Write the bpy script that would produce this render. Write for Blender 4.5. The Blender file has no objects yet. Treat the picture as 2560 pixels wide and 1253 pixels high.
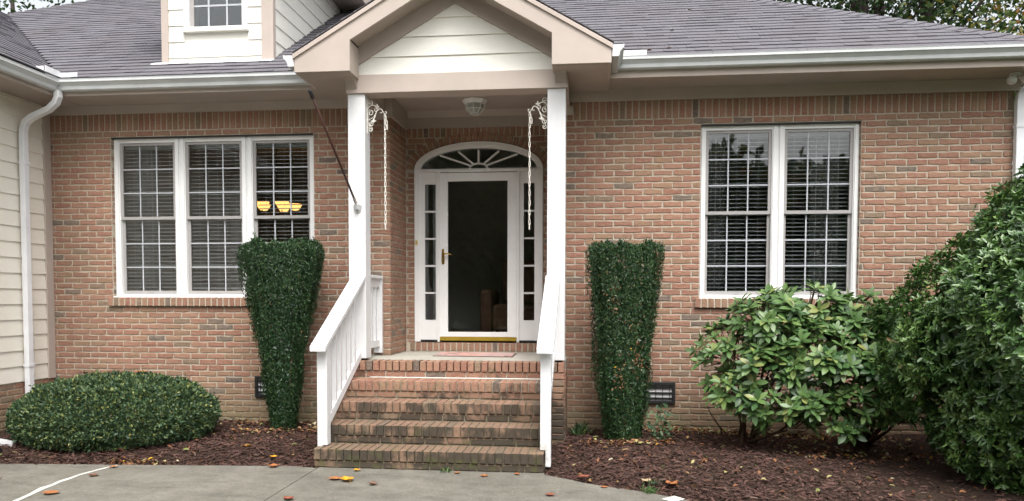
import bpy, bmesh, math, random
import numpy as np
from mathutils import Vector, Matrix
random.seed(7); RNG = np.random.default_rng(11)
SC = bpy.context.scene; COL = SC.collection

# ------------------------------------------------------------------ camera
CAM = np.array([0.2033, -8.1188, 1.4547])
FPX, CXP, CYP = 1887.75, 1280.0, 824.02
def _axes(yaw, pitch, roll):
    cy, sy = math.cos(yaw), math.sin(yaw)
    f = np.array([-sy, cy, 0]); r = np.array([cy, sy, 0]); u = np.array([0, 0, 1.0])
    cp, sp = math.cos(pitch), math.sin(pitch); f, u = f*cp+u*sp, u*cp-f*sp
    cr, sr = math.cos(roll), math.sin(roll); r, u = r*cr+u*sr, u*cr-r*sr
    return r, u, f
CR, CU, CF = _axes(0.10801, -0.040836, 0.0019)
def near(p):                                   # distance along the view, used only to pick which pieces show largest
    return float((np.asarray(p)-CAM) @ CF)
def in_view(p):
    d = np.asarray(p)-CAM; z = d @ CF
    if z < .5: return False
    x = CXP+FPX*(d @ CR)/z; y = CYP-FPX*(d @ CU)/z
    return -20 < x < 2580 and -20 < y < 1270
cd = bpy.data.cameras.new('camera'); cam = bpy.data.objects.new('camera', cd); COL.objects.link(cam)
cam.matrix_world = Matrix(((CR[0], CU[0], -CF[0], CAM[0]), (CR[1], CU[1], -CF[1], CAM[1]), (CR[2], CU[2], -CF[2], CAM[2]), (0, 0, 0, 1)))
cd.sensor_width = 36; cd.lens = FPX/2560*36; cd.shift_y = (CYP-626.5)/2560; cd.clip_start = .05; cd.clip_end = 3000
SC.camera = cam
# ------------------------------------------------------------------ sky, sun, exposure
SUN_EL, SUN_AZ = math.radians(58), math.radians(163)      # azimuth measured from +Y clockwise: the sun stands in front of the house
w = bpy.data.worlds.new('World'); SC.world = w; w.use_nodes = True
nt = w.node_tree; nt.nodes.clear()
sky = nt.nodes.new('ShaderNodeTexSky'); sky.sky_type = 'NISHITA'; sky.sun_disc = False
sky.sun_elevation = SUN_EL; sky.sun_rotation = SUN_AZ; sky.air_density = 1.0; sky.dust_density = 6.0; sky.ozone_density = 1.0
hs = nt.nodes.new('ShaderNodeHueSaturation'); hs.inputs['Saturation'].default_value = .2
bg = nt.nodes.new('ShaderNodeBackground'); bg.inputs[1].default_value = .15
wo = nt.nodes.new('ShaderNodeOutputWorld')
nt.links.new(sky.outputs[0], hs.inputs['Color']); nt.links.new(hs.outputs[0], bg.inputs[0]); nt.links.new(bg.outputs[0], wo.inputs[0])
sd = bpy.data.lights.new('sun', 'SUN'); sd.energy = 0.6; sd.angle = math.radians(24); sd.color = (1, .97, .93)
so = bpy.data.objects.new('sun', sd); COL.objects.link(so); so.location = (4, -20, 25)
sdir = Vector((math.sin(SUN_AZ)*math.cos(SUN_EL), math.cos(SUN_AZ)*math.cos(SUN_EL), math.sin(SUN_EL)))
so.rotation_euler = sdir.to_track_quat('Z', 'Y').to_euler()
SC.view_settings.view_transform = 'Standard'; SC.view_settings.look = 'None'; SC.view_settings.gamma = 1
SC.view_settings.exposure = 1.18
SC.view_settings.use_curve_mapping = False
SC.cycles.max_bounces = 6; SC.cycles.diffuse_bounces = 3; SC.cycles.glossy_bounces = 3; SC.cycles.transparent_max_bounces = 12

# ------------------------------------------------------------------ materials
def srgb(r, g, b):
    return tuple(((c/255)/12.92 if c/255 <= .04045 else ((c/255+.055)/1.055)**2.4) for c in (r, g, b))
class NT:
    def __init__(s, name):
        s.m = bpy.data.materials.new(name); s.m.use_nodes = True; s.t = s.m.node_tree; s.t.nodes.clear()
        s.out = s.n('ShaderNodeOutputMaterial'); s.b = s.n('ShaderNodeBsdfPrincipled'); s.l(s.b.outputs[0], s.out.inputs[0])
    def n(s, t, **k):
        o = s.t.nodes.new(t)
        for a, v in k.items(): setattr(o, a, v)
        return o
    def l(s, a, b): s.t.links.new(a, b)
    def pos(s): return s.n('ShaderNodeNewGeometry').outputs['Position']
    def noise(s, scale, vec=None, detail=3, rough=.6, dist=0):
        o = s.n('ShaderNodeTexNoise'); o.inputs['Scale'].default_value = scale; o.inputs['Detail'].default_value = detail
        o.inputs['Roughness'].default_value = rough; o.inputs['Distortion'].default_value = dist
        s.l(vec if vec is not None else s.pos(), o.inputs['Vector']); return o.outputs[0]
    def stretch(s, v, sc):
        o = s.n('ShaderNodeVectorMath', operation='MULTIPLY'); o.inputs[1].default_value = sc; s.l(v, o.inputs[0]); return o.outputs[0]
    def ramp(s, fac, stops, mode='LINEAR'):
        o = s.n('ShaderNodeValToRGB'); cr = o.color_ramp; cr.interpolation = mode
        while len(cr.elements) < len(stops): cr.elements.new(.5)
        for e, (p, c) in zip(cr.elements, stops):
            e.position = p; e.color = (*c, 1) if not isinstance(c, (int, float)) else (c, c, c, 1)
        s.l(fac, o.inputs[0]); return o.outputs[0]
    def mix(s, fac, a, b, mode='MIX'):
        o = s.n('ShaderNodeMix', data_type='RGBA', blend_type=mode)
        for i, v in ((0, fac), (6, a), (7, b)):
            if isinstance(v, (int, float)): o.inputs[i].default_value = v
            elif isinstance(v, tuple): o.inputs[i].default_value = (*v, 1)
            else: s.l(v, o.inputs[i])
        return o.outputs[2]
    def math(s, op, a, b=None, c=None):
        o = s.n('ShaderNodeMath', operation=op)
        for i, v in enumerate((a, b, c)):
            if v is None: continue
            if isinstance(v, (int, float)): o.inputs[i].default_value = v
            else: s.l(v, o.inputs[i])
        return o.outputs[0]
    def bump(s, h, strength, dist=.01):
        o = s.n('ShaderNodeBump'); o.inputs['Strength'].default_value = strength; o.inputs['Distance'].default_value = dist
        s.l(h, o.inputs['Height']); s.l(o.outputs[0], s.b.inputs['Normal'])
    def rnd(s):                                # per-piece random: object random + the 'rnd' attribute of joined meshes
        a = s.n('ShaderNodeAttribute'); a.attribute_name = 'rnd'
        return s.math('FRACT', s.math('ADD', s.n('ShaderNodeObjectInfo').outputs['Random'], a.outputs['Fac']))
    def col(s, c):
        if isinstance(c, tuple): s.b.inputs['Base Color'].default_value = (*c, 1)
        else: s.l(c, s.b.inputs['Base Color'])
    def fin(s, rough=.6, metal=0, spec=.5):
        if isinstance(rough, (int, float)): s.b.inputs['Roughness'].default_value = rough
        else: s.l(rough, s.b.inputs['Roughness'])
        s.b.inputs['Metallic'].default_value = metal; s.b.inputs['Specular IOR Level'].default_value = spec
        return s.m
M = {}
def plain(name, c, rough=.5, var=.12, scale=3.0, bump=.15, bscale=60, metal=0, spec=.4):
    k = NT(name); a = k.noise(scale); lo = tuple(x*(1-var) for x in c); hi = tuple(min(1, x*(1+var*.6)) for x in c)
    k.col(k.ramp(a, [(.3, lo), (.7, hi)])); k.bump(k.noise(bscale, None, 1), bump, .003) if bump >= .1 else None; M[name] = k.fin(rough, metal, spec); return M[name]
k = NT('white_paint'); p = k.pos(); a = k.noise(3, p); gr = k.noise(22, k.stretch(p, (1, 1, .12)), 3, .7); d = k.noise(7, p, 4, .7); sep = k.n('ShaderNodeSeparateXYZ'); k.l(p, sep.inputs[0])
c = k.mix(.5, k.ramp(a, [(.3, (.68, .69, .70)), (.7, (.74, .745, .75))]), k.ramp(gr, [(.3, (.66, .665, .67)), (.7, (.76, .76, .76))]))
k.col(k.mix(k.math('MULTIPLY', k.ramp(d, [(.5, 0), (.68, .8)]), k.ramp(sep.outputs[2], [(.1, .9), (.45, .12)])), c, (.34, .32, .25))); k.bump(gr, .25, .004); M['white_paint'] = k.fin(.5, 0, .35)
plain('window_white', (.80, .80, .79), .4, .05, 3, .05)
plain('trim_beige', (.475, .405, .355), .55, .08, 2.5, .12)
plain('soffit_beige', (.40, .34, .295), .6, .08, 2.0, .12)
plain('gutter_metal', (.56, .58, .58), .35, .14, 2.2, .08, 30)
plain('downspout_metal', (.80, .81, .83), .38, .12, 2.0, .06, 30)
plain('sash_taupe', (.36, .345, .335), .45, .06, 4, .05)
plain('muntin_grey', (.46, .48, .51), .4, .05, 4, .05)
plain('blind_slat', (.80, .80, .81), .5, .06, 5, .03)
plain('room_wall', (.42, .385, .36), .8, .05, 1)
plain('room_floor', (.22, .12, .06), .5, .2, 3)
plain('hall_wall', (.70, .67, .62), .8, .05, 1)
plain('painted_dark', (.05, .05, .06), .9, .05, 1)
plain('curtain', (.45, .44, .42), .9, .1, 6)
plain('brass', srgb(190, 155, 80), .28, .1, 6, .05, 60, 1)
plain('gold_sweep', srgb(176, 150, 55), .4, .12, 8, .05, 60, .5)
plain('black_plastic', (.02, .02, .021), .45, .2, 6, .1)
plain('rail_steel', (.7, .7, .7), .4, .1, 8, .1, 80, .9)
plain('brown_wood', srgb(66, 38, 30), .45, .25, 14, .15)
plain('frosted_glass', (.42, .43, .41), .35, .08, 4, .05)
plain('iron_white', (.80, .77, .70), .5, .12, 30, .2)
plain('vent_mesh', (.62, .62, .62), .5, .1, 8, .1)
plain('hose_grey', (.38, .38, .37), .4, .15, 8, .1)
plain('caulk_white', (.60, .59, .54), .7, .15, 12, .2)
plain('plastic_beige', srgb(222, 205, 150), .4, .05, 10, .02)
plain('armchair', (.22, .12, .08), .9, .2, 10)
plain('drop_cloth', (.42, .34, .07), .8, .2, 8)
k = NT('siding_cream'); p = k.pos(); a = k.noise(2.0); g = k.noise(14, k.stretch(p, (1, 1, 9)), 5, .65)
k.col(k.mix(.35, k.ramp(a, [(.3, (.80, .76, .665)), (.7, (.86, .825, .735))]), k.ramp(g, [(.3, (.74, .70, .61)), (.7, (.86, .82, .725))])))
M['siding_cream'] = k.fin(.6)
k = NT('siding_white'); p = k.pos(); a = k.noise(2.0); g = k.noise(10, k.stretch(p, (1.2, 1, 8)), 5, .7, .8)
k.col(k.mix(.4, k.ramp(a, [(.3, (.76, .745, .67)), (.7, (.82, .805, .74))]), k.ramp(g, [(.3, (.72, .70, .62)), (.7, (.84, .83, .77))])))
k.bump(g, .45, .005); M['siding_white'] = k.fin(.55)

BR = [(0, (.292, .142, .098)), (.12, (.325, .174, .118)), (.26, (.272, .128, .088)), (.38, (.310, .188, .120)), (.50, (.300, .146, .102)),
      (.62, (.335, .180, .124)), (.72, (.275, .166, .106)), (.82, (.310, .158, .107)), (.915, (.200, .150, .104)), (.962, (.136, .118, .100)), (.99, (.085, .076, .070))]
def brick_mat(name, stain):
    k = NT(name); p = k.pos(); r = k.rnd()
    base = k.ramp(r, BR, 'CONSTANT')
    mott = k.noise(26, k.stretch(p, (1, 1, 2.2)), 4, .78, .4)
    blot = k.noise(9, p, 3, .6)
    c = k.mix(k.ramp(mott, [(.44, 0), (.62, .85)]), base, k.mix(.45, base, (.47, .32, .235)))
    c = k.mix(k.ramp(mott, [(.30, .8), (.43, 0)]), c, (.175, .085, .06))
    c = k.mix(k.ramp(blot, [(.5, 0), (.72, .4)]), c, (.33, .225, .15))
    sep = k.n('ShaderNodeSeparateXYZ'); k.l(p, sep.inputs[0]); z = sep.outputs[2]
    c = k.mix(k.ramp(k.noise(1.3, k.stretch(p, (1, 1, .5)), 3), [(.42, 0), (.70, .45)]), c, (.19, .135, .095))
    if stain == 'wall':                        # damp, mossy soiling low on the wall
        lowf = k.math('MULTIPLY', k.ramp(k.math('MULTIPLY', z, 1.0), [(.12, 1), (.55, 0)]), k.ramp(k.noise(3.0, p), [(.25, .25), (.7, .95)]))
        c = k.mix(lowf, c, (.20, .17, .10))
    else:                                      # black mildew and moss growing on the steps, thickest on the lowest ones
        s1 = k.noise(5.5, k.stretch(p, (1, 1, .7)), 5, .65)
        thr = k.math('SUBTRACT', k.ramp(z, [(.02, .26), (.15, .28), (.34, .21), (.50, .14), (.62, .05), (.70, 0)]), .05)
        f = k.ramp(k.math('ADD', s1, thr), [(.56, 0), (.69, .86)])
        c = k.mix(k.ramp(z, [(.1, .72), (.46, .55), (.66, .0)]), c, (.19, .135, .09))
        nrm = k.n('ShaderNodeNewGeometry'); sn = k.n('ShaderNodeSeparateXYZ'); k.l(nrm.outputs['True Normal'], sn.inputs[0])
        f = k.math('MULTIPLY', f, k.ramp(sn.outputs[2], [(.3, 1), (.7, .25)]))
        c = k.mix(f, c, (.040, .037, .029))
        c = k.mix(k.ramp(k.math('ADD', k.noise(9, p), k.ramp(z, [(0, .12), (.3, .0)])), [(.62, 0), (.75, .6)]), c, (.085, .095, .03))
    k.col(c); k.bump(k.noise(75, p, 2, .7), .6, .006); M[name] = k.fin(.88, 0, .25)
brick_mat('brick', 'wall'); brick_mat('step_brick', 'step')
k = NT('mortar'); p = k.pos(); a = k.noise(5, p); b = k.noise(90, p, 3)
c = k.mix(.5, k.ramp(a, [(.3, (.42, .36, .285)), (.7, (.50, .435, .35))]), k.ramp(b, [(.3, (.40, .345, .27)), (.7, (.53, .465, .375))]))
sep = k.n('ShaderNodeSeparateXYZ'); k.l(p, sep.inputs[0])
c = k.mix(k.math('MULTIPLY', k.ramp(sep.outputs[2], [(.12, 1), (.55, 0)]), .8), c, (.20, .17, .10))
k.col(c); M['mortar'] = k.fin(.95, 0, .15)
k = NT('step_mortar'); p = k.pos(); a = k.noise(6, p); sep = k.n('ShaderNodeSeparateXYZ'); k.l(p, sep.inputs[0])
c = k.mix(k.ramp(a, [(.35, .2), (.65, .9)]), k.ramp(sep.outputs[2], [(.1, (.17, .145, .10)), (.7, (.46, .40, .31))]), (.12, .105, .07))
k.col(k.mix(k.ramp(sep.outputs[2], [(.5, 0), (.68, .85)]), c, (.50, .44, .35))); M['step_mortar'] = k.fin(.95, 0, .15)

k = NT('shingle'); p = k.pos(); r = k.rnd(); gr = k.noise(220, p, 2, .8); big = k.noise(1.1, p, 3)
c = k.ramp(r, [(0, (.106, .102, .113)), (.2, (.116, .111, .122)), (.4, (.101, .097, .108)), (.55, (.121, .116, .127)), (.7, (.110, .105, .114)), (.85, (.126, .120, .130))], 'CONSTANT')
c = k.mix(.6, c, k.ramp(gr, [(.3, (.05, .047, .056)), (.5, (.13, .12, .13)), (.72, (.25, .236, .25))]))
c = k.mix(k.ramp(big, [(.35, 0), (.7, .35)]), c, (.17, .17, .205))
k.col(c); k.bump(gr, .7, .004); M['shingle'] = k.fin(.85, 0, .35)

k = NT('concrete'); p = k.pos(); a = k.noise(.9, p, 5, .6, .6); b = k.noise(5, p, 5, .65); f = k.noise(42, p, 4, .75); st = k.noise(2.2, k.stretch(p, (.6, 1.6, 1)), 5, .6, 1.2)
c = k.ramp(a, [(.3, (.108, .099, .077)), (.5, (.158, .147, .119)), (.72, (.208, .194, .162))])
c = k.mix(k.ramp(k.noise(16, p, 4, .7), [(.36, .55), (.52, 0)]), c, (.085, .08, .062))
c = k.mix(k.ramp(st, [(.38, .9), (.54, 0)]), c, (.095, .09, .072))
c = k.mix(.4, c, k.ramp(b, [(.3, (.10, .095, .078)), (.7, (.27, .255, .22))]))
c = k.mix(k.ramp(f, [(.58, 0), (.68, .65)]), c, (.36, .335, .28)); c = k.mix(k.ramp(f, [(.32, .65), (.43, 0)]), c, (.07, .068, .05))
k.col(c); k.bump(f, .35, .004); M['concrete'] = k.fin(.8, 0, .35)
k = NT('landing_concrete'); p = k.pos(); a = k.noise(2.4, p, 5, .6, .5); f = k.noise(130, p, 3, .7)
k.col(k.mix(.3, k.ramp(a, [(.3, (.33, .31, .26)), (.7, (.45, .43, .375))]), k.ramp(f, [(.3, (.3, .28, .24)), (.7, (.5, .48, .42))]))); k.bump(f, .3, .003); M['landing_concrete'] = k.fin(.8, 0, .3)
k = NT('mulch_soil'); p = k.pos(); a = k.noise(30, p, 5, .7); b = k.noise(3, p)
k.col(k.mix(k.ramp(b, [(.4, 0), (.7, .4)]), k.ramp(a, [(.3, (.018, .010, .008)), (.7, (.062, .034, .026))]), (.06, .05, .028))); k.bump(a, .9, .03); M['mulch_soil'] = k.fin(.9, 0, .2)
k = NT('mulch_chip'); r = k.rnd()
k.col(k.mix(.35, k.ramp(r, [(0, (.026, .013, .010)), (.22, (.060, .027, .019)), (.45, (.095, .043, .031)), (.65, (.044, .021, .016)), (.8, (.115, .058, .043)), (.96, (.15, .095, .07))], 'CONSTANT'), k.ramp(k.noise(60), [(.3, (.02, .01, .008)), (.7, (.12, .065, .05))]))); M['mulch_chip'] = k.fin(.75, 0, .35)
k = NT('litter'); r = k.rnd()
k.col(k.ramp(r, [(0, (.15, .062, .03)), (.25, (.22, .10, .045)), (.45, (.11, .05, .03)), (.6, (.26, .16, .07)), (.74, (.30, .26, .11)), (.86, (.15, .17, .05)), (.94, (.42, .38, .26)), (.98, (.5, .30, .02))], 'CONSTANT')); M['litter'] = k.fin(.7, 0, .3)
k = NT('lawn'); p = k.pos(); a = k.noise(1.2, p, 6, .7)
k.col(k.ramp(a, [(.3, (.045, .06, .02)), (.7, (.09, .10, .035))])); k.bump(k.noise(60, p), .8, .03); M['lawn'] = k.fin(.9, 0, .2)
def leafmat(name, stops, rough=.42, trans=.12, spec=.45):
    k = NT(name); r = k.rnd(); c = k.ramp(r, stops); k.col(c); k.fin(rough, 0, spec)
    t = k.n('ShaderNodeBsdfTranslucent'); k.l(c, t.inputs[0]); mx = k.n('ShaderNodeMixShader'); mx.inputs[0].default_value = trans
    k.l(k.b.outputs[0], mx.inputs[1]); k.l(t.outputs[0], mx.inputs[2]); k.l(mx.outputs[0], k.out.inputs[0]); M[name] = k.m
leafmat('yew_leaf', [(0, (.010, .032, .013)), (.5, (.024, .062, .022)), (.8, (.042, .088, .028)), (.98, (.060, .115, .035)), (.988, (.11, .12, .03)), (.995, (.20, .13, .05)), (1, (.24, .12, .05))], .4, .08, .4)
leafmat('mound_leaf', [(0, (.018, .044, .022)), (.4, (.045, .090, .042)), (.75, (.085, .135, .055)), (.92, (.13, .18, .06)), (.955, (.22, .26, .07)), (1, (.28, .27, .09))], .5, .1, .4)
leafmat('rhodo_leaf', [(0, (.034, .085, .026)), (.4, (.064, .132, .036)), (.75, (.098, .18, .052)), (.93, (.15, .23, .07)), (1, (.24, .26, .08))], .4, .12, .5)
leafmat('holly_leaf', [(0, (.026, .066, .018)), (.4, (.060, .130, .030)), (.75, (.11, .20, .045)), (.965, (.16, .25, .065)), (.985, (.32, .25, .12)), (1, (.36, .25, .12))], .33, .10, .6)
leafmat('tree_leaf', [(0, (.014, .036, .012)), (.4, (.030, .066, .018)), (.8, (.058, .100, .024)), (.96, (.10, .13, .026)), (1, (.25, .15, .03))], .5, .22, .3)
leafmat('tree_leaf_autumn', [(0, (.026, .060, .016)), (.4, (.052, .096, .022)), (.78, (.095, .130, .028)), (.93, (.20, .17, .03)), (1, (.30, .13, .03))], .5, .3, .3)
k = NT('bark'); p = k.pos(); a = k.noise(9, k.stretch(p, (1.6, 1.6, .35)), 6, .7)
k.col(k.ramp(a, [(.3, (.022, .017, .015)), (.7, (.085, .068, .06))])); k.bump(a, .9, .04); M['bark'] = k.fin(.9, 0, .2)
k = NT('twig'); a = k.noise(40); k.col(k.ramp(a, [(.3, (.05, .028, .018)), (.7, (.12, .075, .05))])); M['twig'] = k.fin(.8, 0, .2)
def leafcol(name, a, b):
    k = NT(name); n = k.noise(35, None, 4, .6); k.col(k.ramp(n, [(.4, a), (.62, b)])); M[name] = k.fin(.55, 0, .4)
leafcol('leaf_yellow', (.62, .36, .01), (.55, .19, .03)); leafcol('leaf_orange', (.30, .10, .035), (.36, .16, .06)); leafcol('leaf_red', (.17, .045, .03), (.26, .085, .045))
leafcol('leaf_brown', (.12, .06, .04), (.2, .1, .06)); leafcol('leaf_pale', (.55, .42, .30), (.48, .28, .18)); leafcol('leaf_tan', (.42, .33, .2), (.3, .21, .11))
k = NT('glass'); tr = k.n('ShaderNodeBsdfTransparent'); tr.inputs[0].default_value = (.93, .95, .95, 1); gl = k.n('ShaderNodeBsdfGlossy'); gl.inputs['Roughness'].default_value = .015
fr = k.n('ShaderNodeFresnel'); fr.inputs[0].default_value = 1.55; mx = k.n('ShaderNodeMixShader'); k.l(k.math('MINIMUM', k.math('MULTIPLY', fr.outputs[0], 1.25), 1.0), mx.inputs[0]); k.l(tr.outputs[0], mx.inputs[1]); k.l(gl.outputs[0], mx.inputs[2]); k.l(mx.outputs[0], k.out.inputs[0]); M['glass'] = k.m
k = NT('lamp_glow'); e = k.n('ShaderNodeEmission'); e.inputs[0].default_value = (1, .50, .14, 1); e.inputs[1].default_value = 1.15; k.l(e.outputs[0], k.out.inputs[0]); M['lamp_glow'] = k.m
k = NT('doormat'); p = k.pos(); sep = k.n('ShaderNodeSeparateXYZ'); k.l(p, sep.inputs[0])
c = k.ramp(k.noise(3, p, 2), [(.35, (.52, .40, .37)), (.65, (.56, .27, .22))]); c = k.mix(k.ramp(k.noise(9, k.stretch(p, (.8, 1.6, 1)), 4, .6, .6), [(.56, 0), (.6, .85)]), c, (.07, .06, .055))
k.col(k.mix(.25, c, k.ramp(k.noise(160, p, 2), [(.3, (.25, .2, .19)), (.7, (.7, .6, .57))]))); M['doormat'] = k.fin(.95, 0, .1)

# ------------------------------------------------------------------ mesh helpers
WL = {}                                        # world location of each parent (parents are never rotated)
def link(o, parent=None, world=(0, 0, 0)):
    COL.objects.link(o)
    if parent is not None:
        o.parent = parent; o.matrix_parent_inverse = Matrix.Translation(-Vector(WL.get(parent.name, (0, 0, 0))))
    WL[o.name] = tuple(world); return o
def tag(o, label=None, cat=None, group=None, kind=None):
    for a, v in (('label', label), ('category', cat), ('group', group), ('kind', kind)):
        if v: o[a] = v
    return o
def empty(name, loc, label, cat, group=None):
    o = bpy.data.objects.new(name, None); o.empty_display_size = .2; o.location = loc; link(o, None, loc); return tag(o, label, cat, group)
class MB:
    def __init__(s): s.v = []; s.f = []; s.r = []
    def add(s, vs, fs, rnd=0.0):
        b = len(s.v); s.v += [tuple(map(float, q)) for q in vs]; s.f += [tuple(i+b for i in f) for f in fs]; s.r += [rnd]*len(vs); return s
    def box(s, x0, x1, y0, y1, z0, z1, rnd=0.0):
        return s.hexa([(x0, y0, z0), (x1, y0, z0), (x1, y1, z0), (x0, y1, z0), (x0, y0, z1), (x1, y0, z1), (x1, y1, z1), (x0, y1, z1)], rnd)
    def hexa(s, p, rnd=0.0):
        return s.add(p, [(0, 3, 2, 1), (4, 5, 6, 7), (0, 1, 5, 4), (1, 2, 6, 5), (2, 3, 7, 6), (3, 0, 4, 7)], rnd)
    def prism(s, poly, fn, d0, d1, rnd=0.0):   # poly in 2D, fn(a,b,d)->xyz
        n = len(poly); vs = [fn(a, b, d0) for a, b in poly]+[fn(a, b, d1) for a, b in poly]
        return s.add(vs, [tuple(range(n-1, -1, -1)), tuple(range(n, 2*n))]+[(i, (i+1) % n, n+(i+1) % n, n+i) for i in range(n)], rnd)
    def tube(s, pts, rad, sides=6, cap=True, rnd=0.0):
        pts = [Vector(q) for q in pts]; n = len(pts); rad = rad if hasattr(rad, '__len__') else [rad]*n; vs = []; up = None
        for i in range(n):
            t = (pts[min(i+1, n-1)]-pts[max(i-1, 0)]).normalized()
            if up is None: up = t.orthogonal().normalized()
            up = (up-t*up.dot(t)); up = up.normalized() if up.length > 1e-5 else t.orthogonal().normalized()
            sd_ = t.cross(up)
            for j in range(sides):
                a = 2*math.pi*j/sides; vs.append(pts[i]+(up*math.cos(a)+sd_*math.sin(a))*rad[i])
        fs = [(i*sides+j, i*sides+(j+1) % sides, (i+1)*sides+(j+1) % sides, (i+1)*sides+j) for i in range(n-1) for j in range(sides)]
        if cap: fs += [tuple(range(sides-1, -1, -1)), tuple((n-1)*sides+j for j in range(sides))]
        return s.add(vs, fs, rnd)
    def lathe(s, prof, cx, cy, sides=16, rnd=0.0):
        vs = [(cx+r*math.cos(2*math.pi*j/sides), cy+r*math.sin(2*math.pi*j/sides), z) for r, z in prof for j in range(sides)]
        n = len(prof); fs = [(i*sides+j, i*sides+(j+1) % sides, (i+1)*sides+(j+1) % sides, (i+1)*sides+j) for i in range(n-1) for j in range(sides)]
        return s.add(vs, fs, rnd)
    def mesh(s, name, mat, loc=(0, 0, 0), smooth=False):
        me = bpy.data.meshes.new(name); v = np.array(s.v, float)-np.array(loc)
        me.from_pydata(v.tolist(), [], s.f); me.materials.append(M[mat] if isinstance(mat, str) else mat)
        if any(s.r):
            at = me.attributes.new('rnd', 'FLOAT', 'POINT'); at.data.foreach_set('value', np.array(s.r, np.float32))
        if smooth: me.polygons.foreach_set('use_smooth', [True]*len(me.polygons))
        me.update(); return me
    def build(s, name, mat, parent=None, loc=(0, 0, 0), smooth=False, bevel=0, kind=None):
        o = bpy.data.objects.new(name, s.mesh(name, mat, loc, smooth))
        o.location = loc; link(o, parent, loc)
        if bevel:
            b = o.modifiers.new('bevel', 'BEVEL'); b.width = bevel; b.segments = 2; b.limit_method = 'ANGLE'
        if kind: o['kind'] = kind
        return o
def bm_obj(name, mat, parent=None, loc=(0, 0, 0), **k): return MB().build(name, mat, parent, loc, **k)
def fastmesh(name, V, F, mat, rnd=None, parent=None, kind=None, loc=(0, 0, 0), smooth=False):
    """V (n,3), F (m,3 or 4) numpy -> object"""
    me = bpy.data.meshes.new(name); V = np.asarray(V, np.float32)-np.array(loc, np.float32); F = np.asarray(F, np.int32); m, q = F.shape
    me.vertices.add(len(V)); me.vertices.foreach_set('co', V.ravel()); me.loops.add(m*q); me.loops.foreach_set('vertex_index', F.ravel())
    me.polygons.add(m); me.polygons.foreach_set('loop_start', np.arange(0, m*q, q, dtype=np.int32)); me.polygons.foreach_set('loop_total', np.full(m, q, np.int32))
    if smooth: me.polygons.foreach_set('use_smooth', np.ones(m, bool))
    me.materials.append(M[mat])
    if rnd is not None:
        at = me.attributes.new('rnd', 'FLOAT', 'POINT'); at.data.foreach_set('value', np.asarray(rnd, np.float32))
    me.update(calc_edges=True); o = bpy.data.objects.new(name, me); o.location = loc; link(o, parent, loc)
    if kind: o['kind'] = kind
    return o
def unit(a): return a/np.maximum(np.linalg.norm(a, axis=-1, keepdims=True), 1e-9)
def leaves(P, D, N, L, W, fold=.25, droop=.0, ring=False):
    """leaf blades: base P, direction D, blade normal N, length L, width W. Returns verts, tri faces (diamond of 2 tris, or 6-vertex oval of 4 tris)"""
    D = unit(D); S = unit(np.cross(D, N)); N = unit(np.cross(S, D)); L = L[:, None]; W = W[:, None]; n = len(P)
    if not ring:
        a = P; b = P+D*L*.5+S*W*.5+N*W*fold; c = P+D*L*.5-S*W*.5+N*W*fold; t = P+D*L-N*L*droop
        V = np.stack([a, b, t, c], 1).reshape(-1, 3); i = np.arange(n)[:, None]*4
        F = np.concatenate([i+np.array([[0, 1, 2]]), i+np.array([[0, 2, 3]])], 0); return V, F, 4
    a = P; b = P+D*L*.33+S*W*.42+N*W*fold; c = P+D*L*.72+S*W*.40+N*(W*fold-L*droop*.5); t = P+D*L-N*L*droop; d = P+D*L*.72-S*W*.40+N*(W*fold-L*droop*.5); e = P+D*L*.33-S*W*.42+N*W*fold
    V = np.stack([a, b, c, t, d, e], 1).reshape(-1, 3); i = np.arange(n)[:, None]*6
    F = np.concatenate([i+np.array([[0, 1, 2]]), i+np.array([[0, 2, 3]]), i+np.array([[0, 3, 4]]), i+np.array([[0, 4, 5]])], 0); return V, F, 6

# ------------------------------------------------------------------ bricks
def brick_unit(w_, h_, d_, j=.0022, seed=0):
    """one worn brick, face at y=0 looking to -y, centred on x and z. 48 triangles"""
    r = random.Random(seed); x, z = w_/2, h_/2
    o = [(-x, -z), (-x*.33, -z), (x*.36, -z), (x, -z), (x, 0), (x, z), (x*.3, z), (-x*.4, z), (-x, z), (-x, 0)]
    o = [(a+r.uniform(-j, j)*.7, b+r.uniform(-j, j)) for a, b in o]; c = .0035
    ins = [(a-math.copysign(c, a) if abs(abs(a)-x) < .004+j else a, b-math.copysign(c, b) if abs(abs(b)-z) < .004+j else b) for a, b in o]
    n = 10; vs = [(a, d_, b) for a, b in o]+[(a, .004, b) for a, b in o]+[(a, r.uniform(-.0015, .001), b) for a, b in ins]
    fs = [tuple(range(2*n, 3*n))]
    for q in (0, n): fs += [(q+i, q+(i+1) % n, q+n+(i+1) % n, q+n+i) for i in range(n)]
    return np.array(vs), fs
class Bricks:
    """collects brick placements; the ones that show largest become objects, the rest one joined mesh"""
    def __init__(s, w_, h_, d_, nvar=6, j=.0022, seed=0):
        s.var = [brick_unit(w_, h_, d_, j, seed+i) for i in range(nvar)]; s.pl = []; s.size = (w_, h_, d_)
    def put(s, c, u, v, wscale=1.0, hscale=1.0):           # centre of the face, along, up
        u = np.array(u, float); v = np.array(v, float); inward = -np.cross(u, v)
        s.pl.append((np.array(c, float), u, inward, v, wscale, hscale, random.randrange(len(s.var)), random.random()))
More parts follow.
